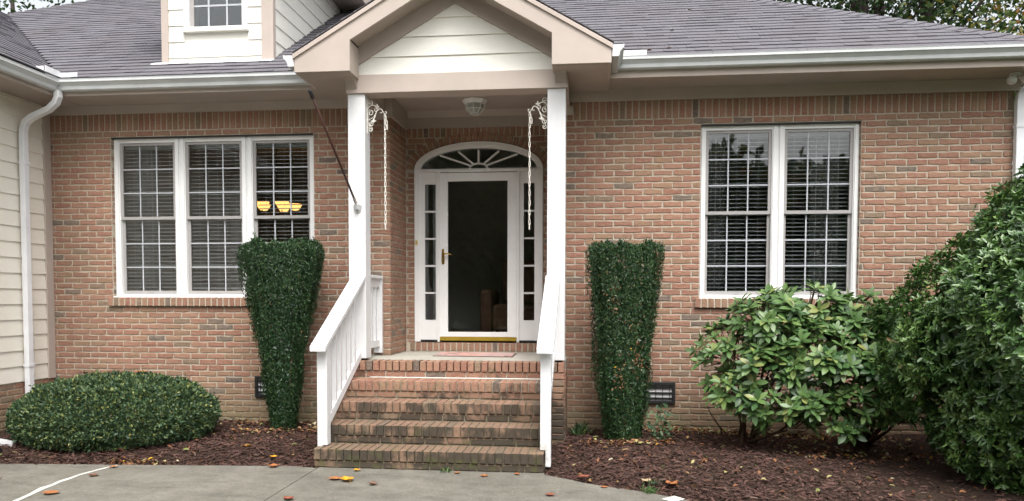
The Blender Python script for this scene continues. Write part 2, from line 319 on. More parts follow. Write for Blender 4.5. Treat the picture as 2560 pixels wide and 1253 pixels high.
class BrickSet:
    def __init__(s, mat): s.fams = []; s.mat = mat
    def fam(s, *a, **k): b = Bricks(*a, **k); s.fams.append(b); return b
    def flush(s, parent_of, field_parent, limit=300):
        allp = []
        for b in s.fams:
            for p in b.pl:
                a = b.size[0]*p[4]*b.size[1]/max(near(p[0]), .5)**2 if in_view(p[0]) else 0
                allp.append((a, b, p))
        allp.sort(key=lambda t: -t[0]); cache = {}; mb = MB()
        for i, (a, b, p) in enumerate(allp):
            c, u, w_, v, ws, hs_, k_, r = p; V, F = b.var[k_]
            jit = RNG.normal(0, .0006)
            if i < limit and a > 0:
                key = (id(b), k_)
                if key not in cache: cache[key] = MB().add(V, F).mesh('brick', s.mat)
                o = bpy.data.objects.new('brick', cache[key]); link(o, parent_of(c))
                o.matrix_basis = Matrix(((u[0]*ws, w_[0], v[0]*hs_, c[0]+w_[0]*jit), (u[1]*ws, w_[1], v[1]*hs_, c[1]+w_[1]*jit), (u[2]*ws, w_[2], v[2]*hs_, c[2]+w_[2]*jit), (0, 0, 0, 1)))
            else:
                mb.add(c+w_*jit+np.outer(V[:, 0]*ws, u)+np.outer(V[:, 1], w_)+np.outer(V[:, 2]*hs_, v), F, r)
        if mb.v: mb.build('brickwork', s.mat, field_parent, kind='stuff')

# ================================================================== SETTING
P_, H_ = .2032, .0661; ZS = 3.343               # brick pitch, course height, underside of the soldier course
g = MB().add([(-200, -200, -.09), (200, -200, -.09), (200, 200, -.09), (-200, 200, -.09)], [(0, 1, 2, 3)]).build('ground', 'lawn'); g['kind'] = 'structure'

curve_r = [(-.195, -1.935), (-.02, -2.05), (.13, -2.17), (.34, -2.285), (.56, -2.385), (.74, -2.50), (.89, -2.61), (1.15, -2.83), (1.6, -3.3), (2.1, -4.1), (2.4, -5.2), (2.5, -13)]
left_edge = [(-9, -2.15), (-5, -2.07), (-3.9, -1.99), (-2.35, -1.86), (-2.2, -1.90)]
def slab(poly, name, parent=None):
    m = MB().prism(poly, lambda a, b, d: (a, b, d), -.10, 0.0); return m.build(name, 'concrete', parent)
drive = slab([(-2.115, -13), (2.5, -13)]+curve_r[::-1][1:]+[(-.205, -1.86), (-2.143, -1.86), (-2.143, -1.985)], 'concrete_walk'); drive['kind'] = 'structure'
sl = slab([(-9, -13), (-2.123, -13), (-2.151, -1.985), (-2.151, -1.93)]+left_edge[::-1], 'slab', drive)
# white crack filler
pts = [(-3.90, -2.03), (-3.95, -2.2), (-3.985, -2.39), (-3.98, -2.52), (-3.99, -2.62), (-3.965, -2.74), (-3.975, -2.835), (-3.92, -3.05), (-3.90, -3.2), (-3.86, -3.6), (-3.9, -4.2)]
wd = [.007, .008, .007, .012, .017, .013, .023, .014, .012, .014, .014]
vs = []
for (x, y), w0 in zip(pts, wd): vs += [(x-w0-random.uniform(0, .006), y, .002), (x-w0*.6, y, .009), (x+w0*.6, y, .009), (x+w0+random.uniform(0, .006), y, .002)]
fs = [(i*4+j, i*4+j+1, i*4+j+5, i*4+j+4) for i in range(len(pts)-1) for j in range(3)]
MB().add(vs, fs).build('crack_filler', 'caulk_white', drive)
MB().add([(.70, -2.60, .003), (.80, -2.50, .004), (.87, -2.585, .004), (.78, -2.68, .003), (.74, -2.60, .010), (.80, -2.56, .012)], [(0, 4, 5, 1), (1, 5, 2), (2, 5, 4, 3), (3, 4, 0)]).build('crack_filler', 'caulk_white', drive)
# mulch beds: gently mounded grids
def bed(name, x0, x1, y0, y1, nx, ny, inside, zfun):
    xs = np.linspace(x0, x1, nx); ys = np.linspace(y0, y1, ny); vs = []; fs = []
    for y in ys:
        for x in xs: vs.append((x, y, zfun(x, y)+RNG.normal(0, .006)))
    for j in range(ny-1):
        for i in range(nx-1): fs.append((j*nx+i, j*nx+i+1, (j+1)*nx+i+1, (j+1)*nx+i))
    o = MB().add(vs, fs).build(name, 'mulch_soil', smooth=True); o['kind'] = 'structure'; return o
def edge_r(x):                                  # the y of the walk's edge on the right
    q = np.array(curve_r); return np.interp(x, q[:, 0], q[:, 1])
def zbed_r(x, y): e = edge_r(x); return .075*min(1, max(0, (y-e)/.35))-.028+.02*math.sin(x*2.1+y)
def edge_l(x): q = np.array(left_edge); return np.interp(x, q[:, 0], q[:, 1])
def zbed_l(x, y): e = edge_l(x); return .095*min(1, max(0, (y-e)/.5))-.028+.012*math.sin(x*2.3)
bed('mulch_bed', -.25, 9, -5.6, .1, 90, 60, None, lambda x, y: zbed_r(x, y) if y > edge_r(x)-.05 else -.05)
bed('mulch_bed', -9.0, -2.05, -2.2, .1, 80, 36, None, lambda x, y: zbed_l(x, y) if y > edge_l(x)-.05 else -.05)

# ================================================================== HOUSE
house = empty('brick_house', (-1.2, 0, 0), 'one-storey red brick house with grey shingle roof, gabled porch and dormer', 'house')
XL0, XL1, XR0, XR1 = -6.02, -2.02, -.30, 4.367     # brick faces: left wall, right wall; between them the porch recess
YB = .70                                           # back wall of the recess
def holed(mb, x0, x1, z0, z1, holes, fn):
    """solid wall panel split round rectangular holes, fn(a0,a1,z0,z1) adds a block"""
    zs = sorted({z0, z1, *[h[2] for h in holes], *[h[3] for h in holes]})
    for za, zb in zip(zs, zs[1:]):
        if zb-za < 1e-6: continue
        cuts = sorted([(h[0], h[1]) for h in holes if h[2] < (za+zb)/2 < h[3]]); a = x0
        for h0, h1 in cuts+[(x1, x1)]:
            if h0-a > 1e-6: fn(a, h0, za, zb)
            a = h1
LW = (-5.275, -2.885, 1.36, 3.277); RW = (1.303, 2.908, 1.36, 3.277)
wl = MB(); holed(wl, XL0, XL1-.007, -.1, 3.75, [LW], lambda a, b, c, d: wl.box(a, b, .007, .22, c, d)); wall_l = wl.build('wall', 'mortar', house)
wr = MB(); holed(wr, XR0+.007, XR1-.007, -.1, 3.75, [RW], lambda a, b, c, d: wr.box(a, b, .007, .22, c, d)); wall_r = wr.build('wall', 'mortar', house)
# recess: side walls, back wall with arched opening
DX0, DX1, ZSPR, ACX, AHW, ARI = -1.917, -.392, 2.972, -1.1545, .7625, .319
m = MB().box(XL1-.207, XL1-.007, .2205, YB+.3, .6, 3.75); m.box(XR0+.007, XR0+.207, .2205, YB+.3, .6, 3.75)
m.build('wall', 'mortar', house)
m = MB(); yb0, yb1 = YB+.007, YB+.2
m.box(XL1-.0065, DX0, yb0, yb1, .7, ZSPR); m.box(DX1, XR0+.0065, yb0, yb1, .7, ZSPR)
arc = [(ACX-AHW*math.cos(t), ZSPR+ARI*math.sin(t)) for t in np.linspace(0, math.pi, 33)]
m.box(XL1-.0065, DX0, yb0, yb1, ZSPR, 3.75); m.box(DX1, XR0+.0065, yb0, yb1, ZSPR, 3.75)
for (xa, za), (xb, zb) in zip(arc, arc[1:]):
    m.hexa([(xa, yb0, za), (xb, yb0, zb), (xb, yb1, zb), (xa, yb1, za), (xa, yb0, 3.75), (xb, yb0, 3.75), (xb, yb1, 3.75), (xa, yb1, 3.75)])
m.box(DX0, DX1, YB+.03, yb1, .7, .935); wall_b = m.build('wall', 'mortar', house)
# far sides of the house, not seen from the front
m = MB().box(XR1-.2, XR1-.003, .2205, 16.0, -.1, 3.72); m.box(-12.0, XR1-.2, 15.8, 16.0, -.1, 3.72); m.build('wall', 'brick', house)

bs = BrickSet('brick')
fs_ = bs.fam(.193, .0515, .09, 10, .0046, 1); fsol = bs.fam(.0530, .193, .09, 6, .0018, 50); frow = bs.fam(.0530, .0935, .09, 6, .0016, 80); fhd = bs.fam(.09, .0555, .06, 5, .002, 120)
def course_fill(a, b, phase, put):
    """running bond pieces between a and b"""
    x = phase+math.floor((a-phase)/P_)*P_
    while x < b:
        p0, p1 = max(a, x), min(b, x+P_)
        if p1-p0 > .035: put((p0+p1)/2+random.uniform(-.001, .001), (p1-p0-.0135+random.uniform(-.003, .003))/.193)
        elif p1-p0 > .0: pass
        x += P_
def face_wall(a, b, holes, phase, fn, kmax=51, kmin=0):
    for k_ in range(kmin, kmax):
        zc = ZS-(k_+.5)*H_; ph = phase+(P_/2 if k_ % 2 else 0); cur = a
        for h0, h1 in sorted([(h[0], h[1]) for h in holes if h[2] < zc < h[3]])+[(b, b)]:
            if h0-cur > .02: course_fill(cur, h0, ph, lambda c, ws: fn(c, zc+random.uniform(-.0012, .0012), ws))
            cur = h1
face_wall(XL0, XL1, [LW], -5.773, lambda c, z, ws: fs_.put((c, 0, z), (1, 0, 0), (0, 0, 1), ws))
face_wall(XR0, XR1, [RW], 0.0, lambda c, z, ws: fs_.put((c, 0, z), (1, 0, 0), (0, 0, 1), ws))
face_wall(0, YB, [], .05, lambda c, z, ws: fs_.put((XL1, c, z), (0, 1, 0), (0, 0, 1), ws), 38)
face_wall(0, YB, [], .05, lambda c, z, ws: fs_.put((XR0, YB-c, z), (0, -1, 0), (0, 0, 1), ws), 38)
def backput(c, z, ws): fs_.put((c, YB, z), (1, 0, 0), (0, 0, 1), ws)
for k_ in range(0, 38):
    zc = ZS-(k_+.5)*H_
    q = ((zc-ZSPR)/(ARI+.10)); hw = (AHW+.0) if zc < ZSPR-.03 else ((AHW+.10)*math.sqrt(max(0, 1-q*q)) if q < 1 else 0)
    if hw == 0: face_wall(XL1, XR0, [], .03, backput, k_+1, k_)
    else: face_wall(XL1, XR0, [(ACX-hw, ACX+hw, 0, 9)], .03, backput, k_+1, k_)
# arch ring of rowlocks, set a hair proud
L = 0; prev = None; samp = []
for t in np.linspace(0, math.pi, 600):
    q = np.array([ACX-(AHW+.05)*math.cos(t), ZSPR+(ARI+.05)*math.sin(t)])
    L += 0 if prev is None else np.linalg.norm(q-prev); prev = q; samp.append((L, t))
nb = round(L/.0685)
for i in range(nb):
    t = np.interp((i+.5)*L/nb, [s_[0] for s_ in samp], [s_[1] for s_ in samp]); q = np.array([ACX-(AHW+.05)*math.cos(t), ZSPR+(ARI+.05)*math.sin(t)])
    tg = np.array([(AHW+.05)*math.sin(t), (ARI+.05)*math.cos(t)]); tg /= np.linalg.norm(tg)
    frow.put((q[0], YB-.008, q[1]), (tg[0], 0, tg[1]), (-tg[1], 0, tg[0]))
# soldier courses
def soldiers(a, b, put):
    n = int((b-a)/.0677); st = (b-a)/n
    for i in range(n): put(a+(i+.5)*st)
soldiers(XL0, XL1, lambda x: fsol.put((x, 0, ZS+.1035), (1, 0, 0), (0, 0, 1)))
soldiers(XR0, XR1, lambda x: fsol.put((x, 0, ZS+.1035), (1, 0, 0), (0, 0, 1)))
soldiers(0.01, YB, lambda y: fsol.put((XL1, y, ZS+.1035), (0, 1, 0), (0, 0, 1)))
soldiers(XL1, XR0, lambda x: fsol.put((x, YB, ZS+.1035), (1, 0, 0), (0, 0, 1)))
# brick reveals at the left jambs and rowlock sills
for (a, b, c, d), jx in ((LW, -1), (RW, 1)):
    for k_ in range(1, 29):
        zc = ZS-(k_+.5)*H_
        fhd.put((a, .048, zc), (0, 1, 0), (0, 0, 1), .88); fhd.put((b, .048, zc), (0, -1, 0), (0, 0, 1), .88)
    n = int((b-a+.10)/.0677); st = (b-a+.10)/n
    for i in range(n): frow.put((a-.05+(i+.5)*st, -.035, c+.0525), (1, 0, 0), (0, 0, 1), 1, 1.02)
    mb = MB(); mb.hexa([(a-.045, -.028, c+.004), (b+.045, -.028, c+.004), (b+.045, .055, c+.004), (a-.045, .055, c+.004), (a-.045, -.028, c+.088), (b+.045, -.028, c+.088), (b+.045, .055, c+.112), (a-.045, .055, c+.112)]); mb.build('sill_mortar', 'mortar', house)
# door sill rowlock on the landing
n = int((XR0-XL1-.10)/.0677); st = (XR0-XL1-.10)/n
for i in range(n): frow.put((XL1+.05+(i+.5)*st, YB-.05, .886), (1, 0, 0), (0, 0, 1), 1.0, 1.0)
MB().box(XL1+.005, XR0-.005, YB-.04, YB+.03, .80, .932).build('sill_mortar', 'mortar', house)
# wing foundation below the siding
for k_ in range(8):
    zc = .50-k_*H_
    course_fill(-4.6, 0, (.1 if k_ % 2 else 0), lambda c, ws: fs_.put((XL0, c, zc), (0, 1, 0), (0, 0, 1), ws))
bs.flush(lambda c: (wall_l if c[0] < -2.03 and c[1] < .02 else (wall_b if c[1] > YB-.2 else (wall_r if c[1] < .12 and c[0] > -.35 else wall_b))), house)

# ---------------------------------------------------------------- wing on the left (lap siding)
wing = MB().box(XL0-.25, XL0-.012, -4.6, -.001, .53, 3.75); wing.box(XL0-.26, XL0-.007, -4.6, -.0015, -.1, .53); wing_wall = wing.build('wing_wall', 'siding_cream', house)
wing_wall.data.materials.append(M['mortar'])
for i, pl_ in enumerate(wing_wall.data.polygons): pl_.material_index = 1 if i >= 6 else 0
for i in range(19):
    z = .54+i*.169; z1 = min(z+.182, 3.72); x = XL0
    if z1-z < .03: continue
    MB().hexa([(x-.011, -4.6, z), (x+.010, -4.6, z), (x+.010, -.116, z), (x-.011, -.116, z), (x-.0115, -4.6, z1), (x-.004, -4.6, z1), (x-.004, -.116, z1), (x-.0115, -.116, z1)]).build('siding_board', 'siding_cream', wing_wall)
MB().box(XL0-.011, XL0+.02, -.114, -.002, .53, 3.62).build('corner_board', 'trim_beige', house, bevel=.003)
# ---------------------------------------------------------------- roofs
SL = .60; EY, EZ = -.50, 3.80                     # roof pitch and eave line
def rz(y): return EZ+SL*(y-EY)
APX = (-3.965, 8.065); AZ = rz(APX[1])
def roof_plane(name, pts, th=.06):
    m = MB(); n = len(pts); m.add([(x, y, z-.012) for x, y, z in pts]+[(x, y, z-th) for x, y, z in pts], [tuple(range(n)), tuple(range(2*n-1, n-1, -1))]+[(i, n+i, n+(i+1) % n, (i+1) % n) for i in range(n)])
    return m.build(name, 'shingle', house)
RXE = 4.60; WXE = -5.50
V_MEET = (-9.0, 3.0, EZ+SL*3.5)
main_pts = [(WXE, EY, EZ), (-2.30, EY, EZ), (-1.165, 1.0, rz(1.0)), (-.02, EY, EZ), (RXE, EY, EZ), (APX[0], APX[1], AZ), V_MEET]
roof_main = roof_plane('roof', main_pts)
roof_plane('roof', [(RXE, EY, EZ), (RXE, 16.6, EZ), (APX[0], APX[1], AZ)])
roof_plane('roof', [(RXE, 16.6, EZ), (-12.5, 16.6, EZ), (APX[0], APX[1], AZ)])
roof_wing = roof_plane('roof', [(WXE, -5.0, EZ), (WXE, EY, EZ), V_MEET, (-9.0, -5.0, V_MEET[2])])
roof_plane('roof', [V_MEET, (APX[0], APX[1], AZ), (-12.5, 16.6, EZ), (-12.5, -5, EZ), (-9.0, -5.0, V_MEET[2])])
SHG = []                                          # (size key, corner points, parent)
def shingle_rows(org, u, v, poly, parent, expo=.142, vmax=99, wmin=.12, wmax=.27):
    """org: eave origin; u along, v up the slope (unit); poly: list of (a,b) in that frame, convex per row"""
    org = np.array(org, float); u = np.array(u, float); v = np.array(v, float); n_ = np.cross(u, v); n_ /= np.linalg.norm(n_)
    if n_[2] < 0: n_ = -n_
    b = -.01; top = min(vmax, max(q[1] for q in poly))
    while b < top:
        xs = []; bm_ = min(max(b+.07, .001), top-.001)
        for (a0, b0), (a1, b1) in zip(poly, poly[1:]+poly[:1]):
            if (b0-bm_)*(b1-bm_) < 0: xs.append(a0+(a1-a0)*(bm_-b0)/(b1-b0))
        xs.sort()
        for lo, hi in zip(xs[::2], xs[1::2]):
            a = lo-random.uniform(0, .1); first = True
            while a < hi:
                e = a+random.uniform(wmin, wmax); p0, p1 = max(a, lo), min(e, hi)
                if hi-e < .05: p1 = hi; e = hi+.01
                if p1-p0 > .012:
                    t = random.choice((.006, .006, .0105)); g_ = .0025; lb = b+random.uniform(-.003, .003)-(.004 if t > .006 else 0)
                    def pt(a_, b_, h_): return org+u*a_+v*b_+n_*h_
                    q = [pt(p0+g_*.4, lb, .004), pt(p1-g_*.4, lb, .004), pt(p1-g_*.4, b+expo+.02, .0), pt(p0+g_*.4, b+expo+.02, .0),
                         pt(p0+g_*.4, lb, .006+t), pt(p1-g_*.4, lb, .006+t), pt(p1-g_*.4, b+expo+.02, .0025), pt(p0+g_*.4, b+expo+.02, .0025)]
                    SHG.append((np.array(q), parent))
                a = e
        b += expo
c_ = math.cos(math.atan(SL)); s_ = math.sin(math.atan(SL))
def mainuv(x, y): return (x-WXE, (y-EY)/c_)
# main front slope; the dormer and the porch roof cover part of it
shingle_rows((WXE, EY, EZ), (1, 0, 0), (0, c_, s_), [mainuv(WXE, EY), mainuv(-2.68, EY), mainuv(-1.165, 1.0), mainuv(-1.165, 5.265), mainuv(-6.735, 5.265), mainuv(-9.0, 3.0)], roof_main, vmax=6.6)
shingle_rows((WXE, EY, EZ), (1, 0, 0), (0, c_, s_), [mainuv(.35, EY), mainuv(RXE, EY), mainuv(-1.165, 5.265), mainuv(-1.165, 1.0)], roof_main, vmax=6.6)
shingle_rows((WXE, EY, EZ), (0, -1, 0), (-c_, 0, s_), [(0, 0), (4.5, 0), (4.5, 3.5/c_), (-3.5, 3.5/c_)], roof_wing, wmin=.2, wmax=.5)
# ---------------------------------------------------------------- porch: gable roof, beam, box returns, ceiling, columns
PXC, PHW, PSL, PYF = -1.165, 1.52, .58, -1.02
PEZ = 3.815; PAZ = PEZ+PSL*PHW
def pz(x): return PEZ+PSL*(PHW-abs(x-PXC))
def ymeet(z): return EY+(z-EZ)/SL
for sgn in (-1, 1):
    xe = PXC+sgn*PHW; ye = ymeet(PEZ)+.25; yr = ymeet(PAZ)+.25
    p = [(xe, PYF, PEZ), (PXC, PYF, PAZ), (PXC, yr, PAZ), (xe, ye, PEZ)]
    if sgn > 0: p = p[::-1]
    m = MB(); n = 4; m.add([(x, y, z-.012) for x, y, z in p]+[(x, y, z-.05) for x, y, z in p], [(3, 2, 1, 0), (4, 5, 6, 7)]+[((i+1) % n, n+(i+1) % n, n+i, i) for i in range(n)])
    rp = m.build('porch_roof', 'shingle', house); cp, sp = math.cos(math.atan(PSL)), math.sin(math.atan(PSL))
    shingle_rows((xe, PYF-.02, PEZ), (0, 1, 0), (-sgn*cp, 0, sp), [(0, -.02), (ye-PYF, 0), (yr-PYF, PHW/cp), (0, PHW/cp)], rp)
# rake boards with a thin drip trim above
FY = PYF
for sgn in (-1, 1):
    xe = PXC+sgn*(PHW-.005); xi = PXC+sgn*.9655; zb = 3.63
    lo = 3.92                                       # underside of the rake at the inner corner of the return
    poly = [(xe, PEZ-.055), (PXC, PAZ-.055), (PXC, lo+PSL*.9655), (xi, lo), (xi, zb), (xe, zb)]
    MB().prism(poly, lambda a, b, d: (a, d, b), FY, FY+.03).build('rake_board', 'trim_beige', house)
    MB().prism([(xe+sgn*.012, PEZ-.018), (PXC, PAZ-.012), (PXC, PAZ-.054), (xe+sgn*.012, PEZ-.062)], lambda a, b, d: (a, d, b), FY-.018, FY+.02).build('drip_trim', 'trim_beige', house)
    # cornice return box: inner cheek, flat soffit, side fascia
    m = MB(); xa, xb = sorted((xi, xe)); bx0, bx1 = sorted((xi, xi-sgn*.02))
    m.hexa([(xi, FY+.031, zb), (xi+sgn*.022, FY+.031, zb), (xi+sgn*.022, -.745, zb), (xi, -.745, zb), (xi, FY+.031, lo), (xi+sgn*.022, FY+.031, lo), (xi+sgn*.022, -.745, lo), (xi, -.745, lo)])
    m.build('return_cheek', 'trim_beige', house)
    MB().box(xa+.001, xb-.001, FY+.03, -.002, zb-.004, zb+.012).build('soffit', 'soffit_beige', house)
    x0, x1 = sorted((xe, xe-sgn*.025)); MB().box(x0, x1, FY+.031, -.46, zb-.006, PEZ-.055).build('side_fascia', 'trim_beige', house)
    # sloped soffit under the rake and frieze board against the gable siding
    m = MB(); m.hexa([(xi-sgn*.0, FY+.03, lo+.02), (PXC, FY+.03, lo+.02+PSL*.9655), (PXC, -.715, lo+.02+PSL*.9655), (xi, -.715, lo+.02), (xi, FY+.03, lo+.04), (PXC, FY+.03, lo+.04+PSL*.9655), (PXC, -.715, lo+.04+PSL*.9655), (xi, -.715, lo+.04)]); m.build('rake_soffit', 'soffit_beige', house)
    zl = 4.338-.585*1.05; MB().prism([(PXC, 4.338), (PXC+sgn*1.02, 4.338-.585*1.02), (PXC+sgn*1.02, lo+.06-PSL*.05), (PXC, lo+.04+PSL*.9655)], lambda a, b, d: (a, d, b), -.745, -.716).build('rake_frieze', 'soffit_beige', house)
    # crown wedge where the return meets the beam
    MB().prism([(-.747, 3.625), (-.83, 3.625), (-.80, 3.60), (-.747, 3.53)], lambda a, b, d: (d, a, b), PXC+sgn*.985, PXC+sgn*1.09).build('bracket_block', 'soffit_beige', house)
# gable siding boards
gz = [3.668, 3.842, 4.031, 4.208, 4.40]
gs = MB().prism([(PXC-1.13, 3.66), (PXC+1.13, 3.66), (PXC, 4.40)], lambda a, b, d: (a, d, b), -.70, -.62).build('gable_wall', 'siding_white', house)
for z0, z1 in zip(gz, gz[1:]):
    z1b = z1+.012; w0 = min(1.06, (4.41-z0)/.585); w1 = max(.0, (4.41-z1b)/.585); w1 = min(w1, 1.06)
    MB().hexa([(PXC-w0, -.728, z0), (PXC+w0, -.728, z0), (PXC+w0, -.705, z0), (PXC-w0, -.705, z0), (PXC-w1, -.7135, z1b), (PXC+w1, -.7135, z1b), (PXC+w1, -.703, z1b), (PXC-w1, -.703, z1b)]).build('siding_board', 'siding_white', gs)
# beams and ceiling
MB().box(-2.262, -.06, -.745, -.52, 3.49, 3.668).build('beam', 'trim_beige', house, bevel=.003)
for x0, x1 in ((-2.258, -2.075), (-.255, -.064)): MB().box(x0, x1, -.5195, -.033, 3.49, 3.655).build('beam', 'trim_beige', house)
MB().box(-2.0745, -.2555, -.5195, YB-.003, 3.640, 3.66).build('porch_ceiling', 'soffit_beige', house)
MB().box(-2.07, -.26, YB-.04, YB-.004, 3.452, 3.639).build('frieze_board', 'soffit_beige', house)
MB().prism([(YB-.042, 3.639), (YB-.10, 3.639), (YB-.06, 3.59), (YB-.042, 3.57)], lambda a, b, d: (d, a, b), -2.0, -.32).build('crown_moulding', 'soffit_beige', house)
MB().box(XL1+.004, XL1+.04, -.03, YB-.041, 3.43, 3.6395).build('frieze_board', 'soffit_beige', house); MB().box(XR0-.04, XR0-.004, -.03, YB-.041, 3.43, 3.6395).build('frieze_board', 'soffit_beige', house)
MB().box(-2.0735, XL1+.003, -.032, -.003, 3.42, 3.6395).build('frieze_board', 'soffit_beige', house)
for x0, x1 in ((-2.262, -2.074), (-.2565, -.03)): MB().box(x0, x1, -.032, -.004, 3.40, 3.489).build('trim_block', 'trim_beige', house)
for x0, x1 in ((-2.252, -2.077), (-.257, -.081)):
    MB().box(x0, x1, -.722, -.548, .85, 3.489).build('porch_column', 'white_paint', house, bevel=.005)
    MB().box(x0+.03, x1-.03, -.69, -.58, .828, .851).build('post_base', 'black_plastic', house)
# ---------------------------------------------------------------- eaves: soffit, frieze, fascia, gutters
def eave(x0, x1, dz):
    MB().box(x0, x1, -.45, -.003, 3.640+dz, 3.655+dz).build('soffit', 'soffit_beige', house)
    MB().box(x0, x1, -.475, -.4505, 3.632+dz, 3.795+dz).build('fascia', 'trim_beige', house)
eave(-5.58, -2.655, -.012); eave(.333, 4.58, .010)
MB().box(-5.999, -2.2625, -.034, -.004, 3.532, 3.627).build('frieze_board', 'trim_beige', house); MB().box(-.0595, 4.40, -.034, -.004, 3.532, 3.6495).build('frieze_board', 'trim_beige', house)
MB().box(4.555, 4.58, -.4495, 16.5, 3.64, 3.80).build('fascia', 'trim_beige', house); MB().box(4.37, 4.5545, -.0025, 16.5, 3.65, 3.665).build('soffit', 'soffit_beige', house)
MB().box(4.401, 4.5545, -.4495, -.0035, 3.6505, 3.662).build('soffit', 'soffit_beige', house)
def gutter(p0, p1, out, z, name='gutter'):
    """K-style gutter between two plan points; out = outward plan direction; z = top of the back"""
    prof = [(0, -.005), (0, -.105), (.055, -.105), (.066, -.095), (.072, -.062), (.098, -.030), (.108, -.026), (.108, -.004), (.112, .006), (.100, .010), (.092, .002), (.095, -.02), (.068, -.05), (.060, -.09), (.05, -.098), (.008, -.098), (.008, -.005)]
    ax = np.array([p1[0]-p0[0], p1[1]-p0[1]], float); Lg = np.linalg.norm(ax); ax /= Lg; o = np.array(out, float)
    def fn(a, b, d): q = np.array(p0)+ax*d+o*a; return (q[0], q[1], z+b)
    return MB().prism(prof, fn, 0, Lg).build(name, 'gutter_metal', house)
gutter((-5.585, -.4755), (-2.655, -.4755), (0, -1), 3.765); gutter((.352, -.4755), (4.7, -.4755), (0, -1), 3.815)
# wing eave
MB().box(XL0-.003, -5.5805, -4.6, -.0025, 3.625, 3.64).build('soffit', 'soffit_beige', house)
MB().box(-5.58, -5.556, -4.6, -.4755, 3.615, 3.78).build('fascia', 'trim_beige', house)
gutter((-5.5555, -4.6), (-5.5555, -.565), (1, 0), 3.757)
def flash(pts, mat='downspout_metal'):
    return MB().prism(pts, lambda a, b, d: (a, d, b), -.60, -.594)
MB().box(-5.52, -5.30, -.50, -.495, 3.77, 3.86).build('splash_guard', 'downspout_metal', house); MB().box(-5.60, -5.595+.08, -.72, -.715, 3.75, 3.87).build('splash_guard', 'downspout_metal', house); MB().box(-5.5, -5.494, -.72, -.50, 3.765, 3.875).build('splash_guard', 'downspout_metal', house)
MB().box(.46, .70, -.545, -.539, 3.80, 3.885).build('splash_guard', 'white_paint', house)
# porch side gutters (short, running back from the gable tips) and end caps
for sgn in (-1, 1):
    xe = PXC+sgn*PHW+sgn*.002
    gutter((xe, PYF+.01), (xe, -.50), (sgn, 0), 3.79)
    MB().prism([(0, .0), (0, -.105), (.055, -.105), (.07, -.06), (.10, -.028), (.108, 0)], lambda a, b, d: (xe+sgn*a, d, 3.792+b), PYF+.005, PYF+.0095).build('gutter_end_cap', 'white_paint', house)
MB().prism([(-2.86, 3.80), (-2.68, 3.80), (-2.86, 3.90)], lambda a, b, d: (a, d, b), -.60, -.594).build('splash_guard', 'white_paint', house)
# downspouts
def downspout(path, w0, d0, name='downspout'):
    m = MB(); pts = [Vector(q) for q in path]; vs = []; n = len(pts)
    side = None
    for i, q in enumerate(pts):
        t = (pts[min(i+1, n-1)]-pts[max(i-1, 0)]).normalized(); a = Vector(w0); b = t.cross(a).normalized()*d0
        vs += [q+a+b, q-a+b, q-a-b, q+a-b]
    fs = [(i*4+j, i*4+(j+1) % 4, i*4+4+(j+1) % 4, i*4+4+j) for i in range(n-1) for j in range(4)]+[(3, 2, 1, 0), tuple(range(4*n-4, 4*n))]
    m.add(vs, fs); o = m.build(name, 'downspout_metal', house, bevel=.006); return o
ds = downspout([(-5.50, -.53, 3.665), (-5.50, -.53, 3.60), (-5.53, -.525, 3.54), (-5.62, -.515, 3.475), (-5.83, -.50, 3.40), (-5.91, -.49, 3.35), (-5.945, -.485, 3.27), (-5.95, -.483, 3.15), (-5.95, -.48, .36)], (0, .037, 0), .030)
for z in (2.9, .70): MB().box(-5.985, -5.914, -.522, -.438, z, z+.03).build('downspout_strap', 'downspout_metal', ds)
ds = downspout([(4.56, .30, 3.70), (4.56, .28, 3.62), (4.54, .22, 3.56), (4.44, .0, 3.53), (4.405, -.03, 3.49), (4.39, -.045, 3.42), (4.388, -.05, 3.3), (4.388, -.05, .3)], (.038, 0, 0), .032)
MB().box(4.345, 4.43, -.088, -.012, 3.16, 3.19).build('downspout_strap', 'downspout_metal', ds)
# ---------------------------------------------------------------- dormer
DLX, DRX, DFY, DBZ, DEZ = -4.598, -3.312, -.055, 4.07, 5.46
dorm = MB()
DW = (-4.275, -3.66, 4.452, 5.30)
holed(dorm, DLX+.02, DRX-.02, DBZ-.25, DEZ+.2, [DW], lambda a, b, c, d: dorm.box(a, b, DFY+.02, DFY+.12, c, d))
dorm.box(DRX-.12, DRX-.02, DFY+.1205, 2.9, DBZ-.3, DEZ+.2); dorm.box(DLX+.02, DLX+.12, DFY+.1205, 2.9, DBZ-.3, DEZ+.2)
dormer = dorm.build('dormer_wall', 'siding_white', house)
dz_ = [DBZ-.04, 4.125, 4.30, 4.478, 4.655, 4.832, 5.01, 5.187, 5.364, DEZ]
for z0, z1 in zip(dz_, dz_[1:]):
    spans = [(DLX+.075, DRX-.075)] if z1 <= 4.40 or z0 >= 5.36 else [(DLX+.075, -4.336), (-3.60, DRX-.075)]
    for a, b in spans:
        MB().hexa([(a, DFY+.004, z0), (b, DFY+.004, z0), (b, DFY+.0195, z0), (a, DFY+.0195, z0), (a, DFY+.015, z1+.01), (b, DFY+.015, z1+.01), (b, DFY+.0198, z1+.01), (a, DFY+.0198, z1+.01)]).build('siding_board', 'siding_white', dormer)
    y1 = ymeet(z1)+.12
    x = DRX
    MB().hexa([(x-.0195, DFY+.06, z0), (x-.002, DFY+.06, z0), (x-.002, ymeet(z0)+.1, z0), (x-.0195, ymeet(z0)+.1, z0), (x-.0198, DFY+.06, z1+.01), (x-.014, DFY+.06, z1+.01), (x-.014, y1, z1+.01), (x-.0198, y1, z1+.01)]).build('siding_board', 'siding_white', dormer)
